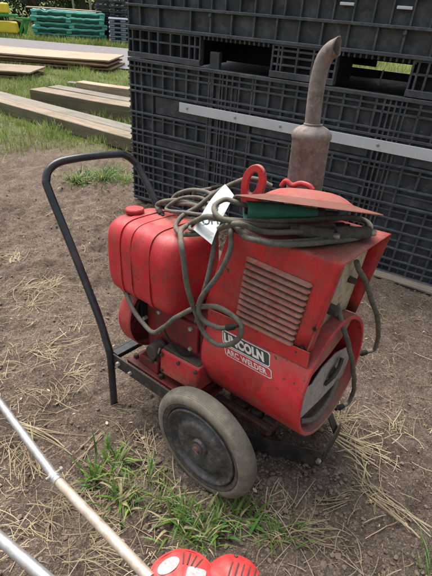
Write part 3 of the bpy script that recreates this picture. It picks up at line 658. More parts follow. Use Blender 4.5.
# louvres: long pressed ribs with dark strips beneath that paint the shade of the slots
LT = ((.008, .880), (.236, .868)); LB = ((-.014, .664), (.205, .662)); NL = 11
for i in range(NL):
    t = i / (NL - 1)
    a = Vector((LT[0][0] + (LB[0][0] - LT[0][0]) * t, 0, LT[0][1] + (LB[0][1] - LT[0][1]) * t)); b = Vector((LT[1][0] + (LB[1][0] - LT[1][0]) * t, 0, LT[1][1] + (LB[1][1] - LT[1][1]) * t))
    sec = [(-.0005, .0062), (-.005, .0035), (-.009, -.001), (-.0105, -.0052), (-.0005, -.0060)]
    rows = []
    for k in range(41):
        s_ = k / 40; e = min(1, min(s_, 1 - s_) * 30) ** .5
        p = a.lerp(b, s_); rows.append([(p.x, YN + dy * max(e, .05) - .0005, p.z + dz * (.25 + .75 * e)) for dy, dz in sec])
    q = G(); q.sheet(rows); l = q.build('louvre', 'louvre_paint', w, 50)
    q = G(); rows = []
    for k in range(13):
        s_ = k / 12; p = a.lerp(b, .02 + .96 * s_); rows.append([(p.x, YN - .0022, p.z - .0055), (p.x, YN - .0022, p.z - .0150)])
    q.sheet(rows); q.build('slot', 'slot', l, 0)
for (x, z) in ((.262, .742), (-.085, .80), (.235, .665), (-.02, .648)):
    q = G(); q.lathe([(0, .001), (.0055, .001), (.006, 0)], axisY(x, YN - .0022, z), 14); q.build('screw_hole', 'dark', hood)
# plaques on the barrel
def on_barrel(x, deg, off): a = math.radians(deg); return (x, BY + (BR + off) * math.cos(a), BZ + (BR + off) * math.sin(a))
def wrap_panel(x0a, x1a, d0, x0b, x1b, d1, off, m, parent, name, nr=.0):
    q = G(); rows = []
    for j in range(9):
        t = j / 8; d = d0 + (d1 - d0) * t; cut = nr * (max(0, abs(t - .5) * 2 - .72) / .28) ** 2
        rows.append([on_barrel((x0a + (x0b - x0a) * t + cut) * (1 - k / 16) + (x1a + (x1b - x1a) * t - cut) * k / 16, d, off) for k in range(17)])
    q.sheet(rows); return q.build(name, m, parent, 30)
def wrap_text(s, m, parent, x0, x1, d_top, d_bot, off, xs_top, name, bold=.02, shear=0.0):
    cu = bpy.data.curves.new('t', 'FONT'); cu.body = s; cu.size = 1; cu.offset = bold; cu.resolution_u = 3; cu.space_character = 1.05; cu.shear = shear
    to = bpy.data.objects.new('t', cu); COL.objects.link(to); bpy.context.view_layer.update()
    me = bpy.data.meshes.new_from_object(to.evaluated_get(bpy.context.evaluated_depsgraph_get()))
    bpy.data.objects.remove(to); xs_ = [v.co.x for v in me.vertices]; ys_ = [v.co.y for v in me.vertices]
    ax, bx, ay, by = min(xs_), max(xs_), min(ys_), max(ys_)
    for v in me.vertices:
        t = 1 - (v.co.y - ay) / (by - ay); x = x0 + (x1 - x0) * (v.co.x - ax) / (bx - ax) + xs_top * (1 - t)
        v.co = on_barrel(x, d_top + (d_bot - d_top) * t, off)
    me.materials.append(M[m]); me.name = name
    o = bpy.data.objects.new(name, me); COL.objects.link(o); o.parent = parent; return o
pl = wrap_panel(-.062, .134, 147.0, -.040, .150, 158.0, .0009, 'decal_white', w, 'nameplate', .006)
wrap_panel(-.0585, .1305, 147.8, -.0375, .1465, 157.2, .0014, 'decal_black', pl, 'nameplate_field', .006)
wrap_text('LINCOLN', 'decal_white', pl, -.036, .126, 148.8, 156.1, .0020, -.016, 'lettering', .06)
p2 = wrap_panel(-.034, .157, 158.5, -.018, .168, 166.4, .0009, 'decal_white', w, 'nameplate', .010)
wrap_panel(-.0305, .1535, 159.2, -.0145, .1645, 165.7, .0014, 'decal_red', p2, 'nameplate_field', .009)
wrap_text('ARC WELDER', 'decal_white', p2, -.012, .149, 160.3, 164.7, .0020, -.010, 'lettering', .03)
# lifting eye on the hood
q = G()
def ring_plate(gg, oy, iy, y0, y1):
    n = len(oy); A = [[gg.bm.verts.new((x, yy, z)) for (x, z) in L] for L in (oy, iy) for yy in (y0, y1)]
    o0, o1, i0, i1 = A
    for k in range(n):
        j = (k + 1) % n
        gg.bm.faces.new((o0[k], o0[j], i0[j], i0[k])); gg.bm.faces.new((o1[j], o1[k], i1[k], i1[j])); gg.bm.faces.new((o0[k], o1[k], o1[j], o0[j])); gg.bm.faces.new((i0[j], i1[j], i1[k], i0[k]))
cx, cz = -.092, 1.058
ring_plate(q, [(cx + .043 * math.cos(a) + .010 * math.sin(a), cz + .058 * math.sin(a) * (1 if math.sin(a) > 0 else 1.9)) for a in [2 * PI * k / 36 for k in range(36)]],
           [(cx + .019 * math.cos(a) + .008 * math.sin(a), cz + .036 * math.sin(a)) for a in [2 * PI * k / 36 for k in range(36)]], .292, .306)
q.build('lifting_eye', 'red', w, 40, .002)
# engine
E_ = G(); E_.box((-.44, .135, .30), (-.13, .47, .585)); eng = E_.build('engine_block', 'red_dark', w, 0, .02, 3)
q = G()
for k in range(9): q.box((-.40, .20, .612 + k * .011), (-.20, .45, .617 + k * .011))
q.build('cooling_fins', 'cast', eng, 0)
q = G(); q.box((-.37, .118, .455), (-.15, .134, .572)); q.build('side_cover', 'red_dark', eng, 0, .006, 2)
q = G(); q.lathe([(0, .055), (.026, .054), (.030, .045), (.030, .012), (.036, .010), (.036, .0)], axisY(-.335, .118, .40), 24); q.build('carburettor_bowl', 'cast', eng)
q = G(); q.tube(cr([(-.30, .10, .52), (-.27, .085, .50), (-.22, .09, .455), (-.19, .11, .44), (-.17, .13, .47)], 5), .0045, 8); q.build('spark_lead', 'dark', eng)
q = G(); q.tube([(-.40, .11, .36), (-.31, .075, .395)], .003, 6); q.tube([(-.31, .075, .395), (-.30, .078, .43)], .003, 6); q.build('throttle_rod', 'bolt', eng)
for (x, z) in ((-.34, .555), (-.18, .555), (-.34, .47), (-.18, .47)):
    q = G(); q.lathe([(0, .008), (.008, .008), (.009, 0)], axisY(x, .118, z), 6); q.build('bolt', 'bolt', eng)
q = G(); q.hexa([(-.305, .080, .315), (-.110, .080, .325), (-.110, .20, .325), (-.305, .20, .315), (-.305, .086, .420), (-.110, .086, .430), (-.110, .20, .430), (-.305, .20, .420)]); ab = q.build('gear_housing', 'red', w, 0, .007, 2)
for (x, z) in ((-.292, .333), (-.122, .345), (-.292, .404), (-.122, .414), (-.207, .409)):
    q = G(); q.lathe([(0, .007), (.0065, .007), (.0075, 0)], axisY(x, .083, z), 6); q.build('bolt', 'cast', ab)
q = G(); q.lathe([(0, .018), (.030, .018), (.036, .010), (.037, 0)], axisZ(-.245, .145, .417), 22); q.lathe([(0, .03), (.014, .03), (.016, 0)], axisZ(-.16, .155, .425), 16); q.build('filler_cap', 'cast', ab)
q = G(); q.box((-.295, .095, .4225), (-.12, .19, .4335)); q.build('greasy_top', 'cast', ab, 0, .003)
# flywheel shroud on the left end
q = G(); q.lathe([(.04, -.515), (.05, -.525), (.128, -.525), (.142, -.519), (.147, -.507), (.147, -.452), (.143, -.447)], axisX(0, .205, .470), 64); sh = q.build('flywheel_shroud', 'red_rust', w)
q = G(); q.lathe([(0, -.51), (.05, -.51)], axisX(0, .205, .47), 20); 
for k in range(16):
    a = 2 * PI * k / 16; q.tube([(-.526, .205 + .05 * math.cos(a), .47 + .05 * math.sin(a)), (-.527, .205 + .11 * math.cos(a + .2), .47 + .11 * math.sin(a + .2))], .003, 6)
q.build('intake_screen', 'dark', sh)
q = G(); q.box((-.452, .12, .42), (-.443, .17, .58)); q.build('shroud_gap', 'dark', w, 0)
q = G(); q.lathe([(0, .016), (.007, .016), (.008, 0)], axisY(-.415, .118, .50), 8); q.build('bolt', 'bolt', w)
# base pan and clutter under the engine
q = G(); q.box((-.50, .075, .262), (-.10, .475, .278)); q.box((-.46, .13, .278), (-.12, .44, .305)); q.build('base_pan', 'red_dark', w, 0, .004)
q = G(); q.box((-.10, .17, .225), (.15, .20, .258)); q.box((-.10, .43, .225), (.15, .46, .258)); q.box((-.03, .201, .228), (.02, .429, .262)); q.box((.10, .201, .228), (.15, .429, .262)); q.build('cradle', 'greasy', w, 0, .006)
for (x, y) in ((.06, .23), (.13, .30), (-.05, .25)):
    q = G(); q.lathe([(0, .03), (.02, .03), (.028, .02), (.030, 0)], axisZ(x, y, .232), 16); q.build('rubber_mount', 'cast', w)
q = G(); q.hexa([(-.46, .10, .2785), (-.33, .09, .2785), (-.33, .15, .2785), (-.45, .16, .2785), (-.45, .105, .315), (-.34, .10, .325), (-.335, .145, .33), (-.44, .15, .31)]); q.build('mount_foot', 'red_dark', w, 0, .006)
for (x, y) in ((-.48, .11), (-.37, .105), (-.31, .09), (-.42, .145)):
    q = G(); q.lathe([(0, .014), (.010, .014), (.0115, 0)], axisZ(x, y, .279 if x < -.47 or x > -.33 else .318), 6); q.build('bolt', 'cast', w)
# fuel tank: rounded box lying along the cart
TX0, TX1, TY, TZ, THY, THZ = -.541, -.190, .170, .744, .132, .146
def tsec(sc, n=56, p=4.4, add=0.0):
    out = []
    for k in range(n):
        a = 2 * PI * k / n; c, s_ = math.cos(a), math.sin(a)
        out.append((math.copysign(abs(c) ** (2 / p), c) * (THY * sc + add), math.copysign(abs(s_) ** (2 / p), s_) * (THZ * sc + add)))
    return out
q = G(); rows = []
for x, sc in ((TX0, .0), (TX0, .3), (TX0 + .001, .70), (TX0 + .005, .86), (TX0 + .012, .94), (TX0 + .024, .985), (TX0 + .040, 1), (TX0 + .12, 1), (TX0 + .20, 1), (TX1 - .055, 1), (TX1 - .036, .98), (TX1 - .020, .92), (TX1 - .008, .80), (TX1 - .002, .62), (TX1, .3), (TX1, 0)):
    rows.append([(x, TY + y + .005 * noise.noise((x * 9, y * 9, z * 9)), TZ + z + .003 * noise.noise((x * 8 + 4, y * 8, z * 8))) for y, z in tsec(max(sc, .001))] )
rows = [r + [r[0]] for r in rows]
tank = q.sheet(rows).build('fuel_tank', 'red_tank', w, 50)
for x, off in ((TX0 + .082, .0035), (TX0 + .145, .002), (TX0 + .232, .0035)):
    q = G(); s0 = tsec(1, add=off); rows = []
    wd = .012 if off > .003 else .004
    for dx in (-wd, -wd, wd, wd):
        o_ = tsec(1, add=off if dx * 1 else off)
    rows = [[(x - wd, TY + y, TZ + z) for y, z in tsec(1, add=-.001)], [(x - wd, TY + y, TZ + z) for y, z in tsec(1, add=off)], [(x + wd, TY + y, TZ + z) for y, z in tsec(1, add=off)], [(x + wd, TY + y, TZ + z) for y, z in tsec(1, add=-.001)]]
    q.sheet([r + [r[0]] for r in rows]); q.build('tank_strap' if off > .003 else 'weld_seam', 'red_tank', w if off > .003 else tank, 30)
q = G(); q.lathe([(.020, 0), (.027, .002), (.027, .006), (.032, .008), (.034, .012), (.034, .021), (.031, .025), (.0, .0265)], axisZ(-.497, .150, TZ + THZ - .006), 32); q.build('tank_cap', 'red_tank', tank)
# tank bracket
q = G(); q.box((-.44, .12, .56), (-.40, .27, .605)); q.box((-.28, .12, .56), (-.24, .27, .605)); q.build('tank_bracket', 'red_dark', w, 0, .003)
# muffler
mx, my = -.022, .50
q = G(); q.tube([(-.16, .36, .60), (-.13, .44, .64), (-.07, .49, .70), (mx, my, .78), (mx, my, .86)], .026, 16); 
q.lathe([(.020, .85), (.05, .856), (.059, .866), (.0605, .875), (.0605, 1.178), (.0625, 1.181), (.0645, 1.187), (.0645, 1.196), (.060, 1.205), (.048, 1.215), (.034, 1.221), (.027, 1.222)], axisZ(mx, my, 0), 48)
mf = q.build('muffler', 'muffler', w)
P = cr([(mx, my, 1.215), (-.026, my, 1.25), (-.027, my, 1.335), (-.022, my, 1.385), (-.013, my, 1.415), (.003, my, 1.434), (.020, my, 1.443)], 6)
q = G(); q.tube(P, .0245, 24, cap=False)
# slash cut: push the upper lip further out
q.bm.verts.ensure_lookup_table(); T_ = (P[-1] - P[-2]).normalized()
last = q.bm.verts[-24:]; cz_ = sum(v.co.z for v in last) / 24
for v in last: v.co += T_ * (v.co.z - cz_) * .7
q.build('exhaust_pipe', 'muffler', mf, 40, solid=.002)
q = G(); q.lathe([(.025, .0), (.030, .002), (.030, .008), (.025, .010)], axisZ(mx, my, 1.219), 30); q.build('collar', 'muffler', mf)
# frame
q = G()
for y0, y1 in ((.045, .052), ): q.box((-.565, y0, .235), (.045, y1, .292)); q.box((-.565, y0 + .0075, .235), (.045, y0 + .045, .242))
q.build('frame_rail', 'black_dirty', w, 0, .0015)
q = G(); q.box((-.565, .495, .235), (.25, .502, .292)); q.box((-.565, .457, .235), (.25, .4945, .242)); q.build('frame_rail', 'black_dirty', w, 0, .0015)
q = G(); q.box((-.575, .053, .238), (-.568, .494, .296)); q.box((-.567, .053, .289), (-.528, .494, .296)); q.build('cross_member', 'black', w, 0, .0015)
q = G(); q.lathe([(0, .012), (.010, .012), (.011, 0)], axisY(-.515, .045, .262), 6); q.build('bolt', 'bolt', w); q = G(); q.lathe([(0, .012), (.008, .012), (.009, 0)], axisY(-.44, .045, .255), 6); q.build('bolt', 'bolt', w)
# axle and wheels
q = G(); q.tube([(0, .0, .211), (0, .62, .211)], .011, 12); q.box((-.03, .047, .195), (.03, .06, .240)); q.box((-.03, .485, .195), (.03, .498, .240)); q.build('axle', 'cast', w)
def wheel(y, flip):
    e = empty('wheel', (-.012, y - (.012 if not flip else 0), .200)); e.scale = (1.03, 1.0, 1.03); e.parent = w
    e.rotation_euler = (math.radians(3 if not flip else -1), 0, PI if flip else 0)
    R_ = .211; q = G()
    # local -Y is the outer face; lathe axis Z -> -Y
    prof = [(.148, -.040), (.150, -.056), (.160, -.062), (.180, -.064), (.196, -.060)]
    for k, yv in enumerate((-.055, -.049, -.043, -.037, -.031, -.025, -.019, -.013, -.008)): 
        prof += [(R_ - (.0005 + .006 * abs((k - 4) / 4) ** 2.2), yv), (R_ - (.0005 + .006 * abs((k - 4) / 4) ** 2.2) - .0034, yv + .0022), (R_ - (.0005 + .006 * abs((k - 4) / 4) ** 2.2) - .0034, yv + .0040)]
    prof += [(.199, -.002), (.192, .003), (.180, .005), (.172, .0035)]
    q.lathe(prof, Matrix.Rotation(PI / 2, 4, 'X'), 120); ty = q.build('tyre', 'tyre', e, 28)
    q = G(); q.lathe([(.172, .0035), (.1705, .0015), (.168, .0025), (.160, .001), (.154, -.003), (.150, -.012)], Matrix.Rotation(PI / 2, 4, 'X'), 96); q.build('sidewall', 'sidewall', ty, 28)
    q = G(); q.lathe([(.150, -.05), (.150, -.010), (.149, .000), (.145, .003), (.140, .001), (.136, -.006), (.130, -.014), (.122, -.017), (.112, -.015), (.104, -.009), (.099, -.002), (.094, .002), (.084, .004), (.060, .002), (.040, -.004), (.034, -.006), (.032, -.001), (.028, .004), (.014, .006), (.0, .006)], Matrix.Rotation(PI / 2, 4, 'X'), 96)
    rim = q.build('rim', 'rim', e, 40)
    q = G(); q.lathe([(.020, .005), (.021, .009), (.013, .011), (.010, .018), (.0, .019)], Matrix.Rotation(PI / 2, 4, 'X'), 20); q.tube([(-.012, -.018, .006), (.013, -.02, -.006)], .0028, 6); q.build('hub', 'cast_rust', rim)
    return e
wheel(0, False); wheel(.60, True)
# support skid under the right end
S = [Vector(p) for p in skid]
a, b, c = S[0], S[1], S[2]
q = G()
a0 = a + (a - b) * .55
for p0, p1, top in ((a0, b, .0), ):
    d = (p1 - p0).normalized(); n_ = Vector((-d.y, d.x, 0)).normalized() * .006
    lo = Vector((0, 0, .080)); P = [p0 - lo, p1 - lo, p1 - lo + n_, p0 - lo + n_, p0, p1, p1 + n_, p0 + n_]
    q.hexa([tuple(v) for v in P])
    lp = Vector((0, 0, .006)); n2 = n_.normalized() * .034
    P = [p0 - lo + n_, p1 - lo + n_, p1 - lo + n2, p0 - lo + n2, p0 - lo + n_ + lp, p1 - lo + n_ + lp, p1 - lo + n2 + lp, p0 - lo + n2 + lp]; q.hexa([tuple(v) for v in P])
q.build('skid', 'black_dirty', w, 0, .0012)
q = G()
p0, p1 = b + Vector((.002, .008, 0)), c + Vector((.0, .03, .004)); d = (p1 - p0).normalized(); n_ = Vector((d.y, -d.x, 0)) * .006; lo = Vector((0, 0, .062)); q.hexa([tuple(v) for v in (p0 - lo, p1 - lo, p1 - lo + n_, p0 - lo + n_, p0, p1, p1 + n_, p0 + n_)])
q.build('skid', 'black_dirty', w, 0, .0012)
q = G(); d_ = Vector((.0, .035, .0)); p0 = c + Vector((-.004, -.012, -.03)); p1 = Vector((.20, .44, .27)); th = Vector((.006, 0, 0))
q.hexa([tuple(v) for v in (p0, p0 + d_, p0 + d_ + th, p0 + th, p1, p1 + d_, p1 + d_ + th, p1 + th)]); q.build('brace', 'black_dirty', w, 0)
q = G(); q.lathe([(0, .014), (.009, .014), (.011, 0)], axisY(b.x - .004, b.y - .002, b.z - .045), 6); q.build('bolt', 'bolt', w)
# push handle (tube)
H_ = [(-.563, .040, -.035), (-.563, .040, .10), (-.562, .040, .245), (-.566, .040, .300), (-.585, .041, .350), (-.631, .042, .462), (-.76, .045, .69), (-.890, .048, .905)]
H_ += [(-.912, .055, .945), (-.925, .080, .978), (-.920, .125, 1.002), (-.908, .20, 1.010), (-.90, .30, 1.010), (-.898, .37, 1.006), (-.896, .43, .998), (-.884, .475, .965), (-.862, .492, .925), (-.758, .497, .780), (-.631, .503, .50), (-.585, .504, .350), (-.566, .504, .300), (-.562, .504, .245), (-.563, .504, .10), (-.563, .504, .01)]
q = G(); q.tube(cr(H_, 6), .0158, 18); q.build('push_handle', 'black', w, 50)

# ------------------------------------------------------------------ things lying on the welder
def on_w(o): o.matrix_world = MW @ o.matrix_basis; return o
def cable(name, pts, label, r=.0083, m='cable', group=None, n=8, lug=True):
    q = G(); P = cr(pts, n)
    P = [p + Vector((noise.noise((p * 11).to_tuple()), noise.noise((p * 14 + Vector((5, 5, 5))).to_tuple()), noise.noise((p * 14 + Vector((9, 2, 7))).to_tuple()))) * .0042 for p in P]
    q.tube(P, r, 12); o = q.build(name, m, None, 60); on_w(o)
    if lug:
        d = (P[-1] - P[-4]).normalized(); ML = Matrix.Translation(P[-1]) @ d.to_track_quat('Z', 'Y').to_matrix().to_4x4()
        q = G(); q.lathe([(0, -.016), (r * 1.25, -.016), (r * 1.3, .010), (r * .7, .016), (r * .6, .03), (0, .031)], ML, 14); q.build('lug', 'dark', o)
    return tag(o, label, 'cable', group)
cable('welding_cable', cab_sweep, 'long grey-brown welding cable sweeping under the tank, over the nameplate and round the hood top', .0084)
cable('welding_cable', cab_loop, 'grey-brown welding cable running over the tank and hood, then hanging beside the nameplate', .0080)
cable('welding_cable', cab_arch, 'grey-brown cable arching over the tank top with its end hanging between tank and hood', .0078)
cable('welding_cable', cab_ring, 'short cable loop curling across the white tag out of the green electrode holder', .0074)
cable('welding_cable', cab_curl, 'small tight cable curl lying behind the white tag', .0070)
cable('lead_cable', cab_hangA, 'grey cable hanging from under the hood corner behind the open barrel end', .0086)
cable('lead_cable', cab_hangB, 'grey cable hanging in front of the grey plate in the open barrel end', .0086)
cable('welding_cable', cab_extra, 'thin dark cable loop lying across the tank top, left of the white tag', .0060)
# green electrode holder
a, b = Vector(holder[0]), Vector(holder[1]); d = (b - a).normalized()
MQ = Matrix.Translation(a) @ d.to_track_quat('Z', 'Y').to_matrix().to_4x4(); Lh = (b - a).length
e = tag(empty('electrode_holder', mw=MW @ MQ), 'green tubular electrode holder grip under the rusty disc', 'electrode holder')
q = G(); q.lathe([(.020, .02), (.022, .0), (.0285, -.002), (.030, .004), (.029, .02), (.028, .07), (.026, .13), (.021, Lh * .85), (.016, Lh), (.0, Lh)], Matrix.Identity(4), 32)
q.build('grip', 'green_plastic', e)
q = G(); q.lathe([(0, .022), (.021, .022)], Matrix.Identity(4), 24); q.lathe([(.0, -.004), (.009, -.004), (.010, .03)], Matrix.Identity(4), 12); q.build('socket', 'dark', e)
q = G(); q.lathe([(.016, Lh - .01), (.019, Lh), (.019, Lh + .015), (.012, Lh + .02), (.011, Lh + .06), (.0, Lh + .062)], Matrix.Identity(4), 18); q.build('clamp_nose', 'cast', e)
# plugs
for p0, p1, lab in (((.115, .205, .985), (.225, .245, .985), 'fat black cable plug under the rusty disc, nearer the green grip'), ((.20, .25, .985), (.285, .345, .985), 'black cable plug under the right rim of the rusty disc')):
    a, b = Vector(p0), Vector(p1); d = (b - a).normalized(); L_ = (b - a).length
    e = tag(empty('cable_plug', mw=MW @ Matrix.Translation(a) @ d.to_track_quat('Z', 'Y').to_matrix().to_4x4()), lab, 'cable plug', 'plugs under the disc')
    q = G(); q.lathe([(.0, 0), (.011, 0), (.012, .02), (.019, .026), (.020, .06), (.017, .065), (.018, L_), (.0, L_)], Matrix.Identity(4), 22); q.build('plug_body', 'bluecable', e)
    q = G(); q.lathe([(.008, L_), (.010, L_ + .012), (.010, L_ + .018), (.0, L_ + .018)], Matrix.Identity(4), 14); q.build('contact', 'bolt', e)
# rusty disc with domed red centre
dc = Vector((.125, .262, 1.051))
MQ = MW @ Matrix.Translation(dc) @ Matrix.Rotation(math.radians(-15.0), 4, 'X') @ Matrix.Rotation(math.radians(-6.0), 4, 'Y')
e = tag(empty('disc', mw=MQ), 'wide rusty disc with a raised red centre lying on the cables and green grip', 'disc')
q = G(); q.lathe([(.118, .012), (.125, .009), (.15, .004), (.185, -.001), (.203, -.004), (.205, -.006), (.203, -.0075), (.15, -.001), (.11, .002)], Matrix.Identity(4), 96); q.build('plate', 'disc', e)
q = G(); q.lathe([(0, .036), (.03, .036), (.060, .034), (.085, .029), (.105, .0205), (.118, .0125), (.122, .0105)], Matrix.Identity(4), 64); q.build('dome', 'red_rust', e)
q = G(); q.tube(cr([(-.082, -.02, .036), (-.068, -.022, .052), (-.048, -.018, .042), (-.025, -.014, .050), (.0, -.012, .046), (.012, -.008, .036)], 5), .0075, 10); q.build('wing_knob', 'red_tank', e)
q = G(); q.lathe([(0, -.012), (.018, -.012), (.02, .0)], Matrix.Identity(4), 16); q.build('boss', 'rust', e)
# paper tag
T_ = [Vector(p) for p in tag_pts]
A, B, C, D = T_    # top-left, top-right, bottom-right, bottom-left of the long label
def tg(u, v, off=0):   # u along the long way 0..1, v across 0..1
    p = (A.lerp(D, u)).lerp(B.lerp(C, u), v)
    n_ = (B - A).cross(D - A).normalized(); n_ = -n_ if n_.y > 0 else n_
    return p + n_ * (off + .010 * math.sin(u * PI) + .003 * math.sin(v * PI + u * 5))
q = G(); q.sheet([[tuple(tg(u / 14, v / 6)) for v in range(7)] for u in range(15)]); tgo = q.build('paper_tag', 'paper', None, 60); on_w(tgo)
tag(tgo, 'creased white paper tag with black handwriting stuck between the cables', 'tag')

def strokes(lines, wd, m, name):
    q = G()
    for L_ in lines:
        P = [tg(u, v, .0012) for u, v in L_]
        for i in range(len(P) - 1):
            d = (P[i + 1] - P[i]); n_ = (B - A).cross(D - A).normalized(); sd = d.cross(n_).normalized() * wd * .5; d = d.normalized() * wd * .3
            q.poly([P[i] - sd - d, P[i + 1] - sd + d, P[i + 1] + sd + d, P[i] + sd - d])
    o = q.build(name, m, None, 0, normals=False); o.parent = tgo; return o
def circ_uv(u, v, ru, rv, n=18, a0=0, a1=2 * PI): return [(u + ru * math.cos(a0 + (a1 - a0) * k / n), v + rv * math.sin(a0 + (a1 - a0) * k / n)) for k in range(n + 1)]
for L_ in ([circ_uv(.74, .30, .058, .19)], [[(.63, .42), (.72, .66)], [(.71, .42), (.64, .70)]], [[(.57, .68), (.65, .93)], [(.64, .68), (.57, .95)]], [circ_uv(.40, .40, .034, .12), circ_uv(.47, .46, .034, .12)]): strokes(L_, .0042, 'ink', 'handwriting')
strokes([[(.84 + .022 * k, .10), (.84 + .022 * k, .92 - .05 * (k % 3))] for k in range(6)], .0012, 'ink_pale', 'fine_print')
strokes([circ_uv(.80, .20, .035, .13, 14, .4, 3.6)], .0035, 'teal_ink', 'stamp')

# ------------------------------------------------------------------ brush cutter in front
e = tag(empty('brush_cutter', (.04, .50, 0)), 'red brush cutter with vented covers and long shaft, in front of the cart wheel', 'brush cutter')
def L0(p): return (p[0] - .04, p[1] - .50, p[2])
p0, p1, p2, p3 = (-.105, .512, .303), (-.452, .812, .212), (-.800, 1.163, .118), (-1.16, 1.52, .025)
q = G(); q.tube([L0(p) for p in (p0, p1)], .0150, 20); q.build('lower_shaft', 'tan_tube', e)
q = G(); q.tube([L0(p) for p in (p1, p2, p3)], .0146, 20); q.build('upper_shaft', 'alu', e)
d = (Vector(p0) - Vector(p1)).normalized(); MJ = Matrix.Translation(L0(p1)) @ d.to_track_quat('Z', 'Y').to_matrix().to_4x4()
q = G(); q.lathe([(.0148, -.030), (.0175, -.029), (.018, -.004), (.0165, -.003), (.0165, 0), (.018, .001), (.0178, .012), (.0150, .013)], MJ, 24); cl_ = q.build('clamp', 'alu', e)
q = G(); q.tube([MJ @ Vector((-.026, .012, -.018)), MJ @ Vector((.026, .012, -.018))], .0045, 8); q.lathe([(0, .004), (.009, .004), (.009, -.004), (0, -.004)], MJ @ Matrix.Translation((.027, .012, -.018)) @ Matrix.Rotation(PI / 2, 4, 'Y'), 8); q.build('clamp_bolt', 'bolt', cl_)
def dome_cover(cx, cy, rx, ry, z, h, name, m='red_plastic'):
    q = G(); rows = []
    for i in range(15):
        t = i / 14; r = min(1, t * 1.02); zz = z - h * (1 - math.sqrt(max(0, 1 - (r * .93) ** 3.2)))
        if i == 14: zz = z - .12
        rows.append([(cx + rx * r * (1 + .03 * math.cos(3 * a)) * math.cos(a) - .04, cy + ry * r * math.sin(a) - .50, zz + .002 * math.sin(8 * a) * t) for a in [2 * PI * k / 64 for k in range(65)]])
    q.sheet(rows); return q.build(name, m, e, 50)
d1 = dome_cover(-.028, .498, .096, .096, .320, .034, 'starter_cover')
d2 = dome_cover(.098, .498, .086, .094, .318, .040, 'engine_cover')
def dz(cx, cy, rx, ry, z, h, x, y):
    r = math.hypot((x - cx) / rx, (y - cy) / ry); return z - h * (1 - math.sqrt(max(0, 1 - (min(r, 1) * .93) ** 3.2)))
for rr1, nm in ((.90, d1),):
    q = G(); q.tube([(-.028 + .096 * rr1 * math.cos(a) - .04, .498 + .096 * rr1 * math.sin(a) - .5, dz(-.028, .498, .096, .096, .320, .034, -.028 + .096 * rr1 * math.cos(a), .498 + .096 * rr1 * math.sin(a))) for a in [2 * PI * k / 60 for k in range(61)]], .0022, 8); q.build('raised_rim', 'red_plastic', nm)
for a in (.5, 1.5, 2.6):
    q = G(); x_, y_ = .098 + .086 * .88 * math.cos(a), .498 + .094 * .88 * math.sin(a); q.lathe([(0, .004), (.004, .004), (.005, 0)], axisZ(x_ - .04, y_ - .5, dz(.098, .498, .086, .094, .318, .040, x_, y_)), 12); q.build('screw', 'cast', d2)
q = G()
for k in range(13):
    a = math.radians(5 + 12.5 * k) ; 
    for r0, r1 in ((.50, .82),):
        c, s_ = math.cos(a), math.sin(a); P = []
        pa = [(-.028 + .096 * r * c, .498 + .096 * r * s_) for r in (r0, .55, .7, r1)]
        pts = [(x - .04, y - .5, dz(-.028, .498, .096, .096, .320, .034, x, y) + .0006) for x, y in pa]
        if 98 < math.degrees(a) < 175 or math.degrees(a) < 50: continue
        q.tube(pts, .0021, 6)
q.build('vent_slot', 'slot', d1)
q = G()
for k in range(6):
    x = .085 + k * .0155; pts = [(x - .04 + .3 * (y - .53), y - .5, dz(.098, .498, .086, .094, .318, .040, x + .3 * (y - .53), y) + .0004) for y in (.515, .530, .545, .562 - .002 * k)]
    q.tube(pts, .0022, 6)
q.build('vent_slot', 'slot', d2)
def sticker(cx, cy, a, b, rot, name, sq=2.0):
    q = G(); rows = []
    for i in range(6):
        r = i / 5; row = []
        for k in range(33):
            t = 2 * PI * k / 32; c, s_ = math.cos(t), math.sin(t); x = a * r * math.copysign(abs(c) ** (2 / sq), c); y = b * r * math.copysign(abs(s_) ** (2 / sq), s_)
            X_ = cx + x * math.cos(rot) - y * math.sin(rot); Y_ = cy + x * math.sin(rot) + y * math.cos(rot)
            row.append((X_ - .04, Y_ - .5, dz(-.028, .498, .096, .096, .320, .034, X_, Y_) + .0022))
        rows.append(row)
    q.sheet(rows); return q.build(name, 'sticker', d1, 60)
sticker(-.066, .540, .030, .017, math.radians(38), 'oval_sticker'); sticker(.004, .522, .024, .017, math.radians(-8), 'sticker', 6)
q = G(); q.box((-.10, -.07, .06), (.0, .06, .22)); q.box((.0, -.06, .04), (.13, .06, .24)); q.build('engine_body', 'cast', e, 0, .012)
q = G(); q.box((-.12, -.10, .0), (.12, .08, .06)); q.build('fuel_tank', 'decal_white', e, 0, .02, 3)
q = G(); q.tube([(.02, -.06, .20), (.02, -.10, .2), (.03, -.12, .14)], .008, 8); q.build('starter_grip', 'black', e)
q = G(); q.tube(cr([(-.40, .104, .262), (-.47, .155, .250), (-.57, .20, .236), (-.9, .30, .19), (-1.5, .44, .08), (-1.8, .5, .025)], 4), .0165, 18) if False else None
e2 = tag(empty('tool_shaft', (-.37, .504, 0)), 'bare metal tube crossing the lower left corner in front of the brush cutter shaft', 'tube')
q = G(); q.tube([(.20, -.125, .352), (.0, .0, .300), (-.16, .100, .260), (-.9, .5625, .075), (-1.1, .6875, .022)], .0158, 20); q.build('tube', 'alu', e2)
q = G(); q.tube([(.12, -.075, .332), (.26, -.1625, .367)], .019, 18); q.build('grip', 'black', e2)
q = G(); q.tube([(.22, -.138, .345), (.235, -.165, .18), (.24, -.18, .0)], .012, 12); q.build('leg', 'black', e2)

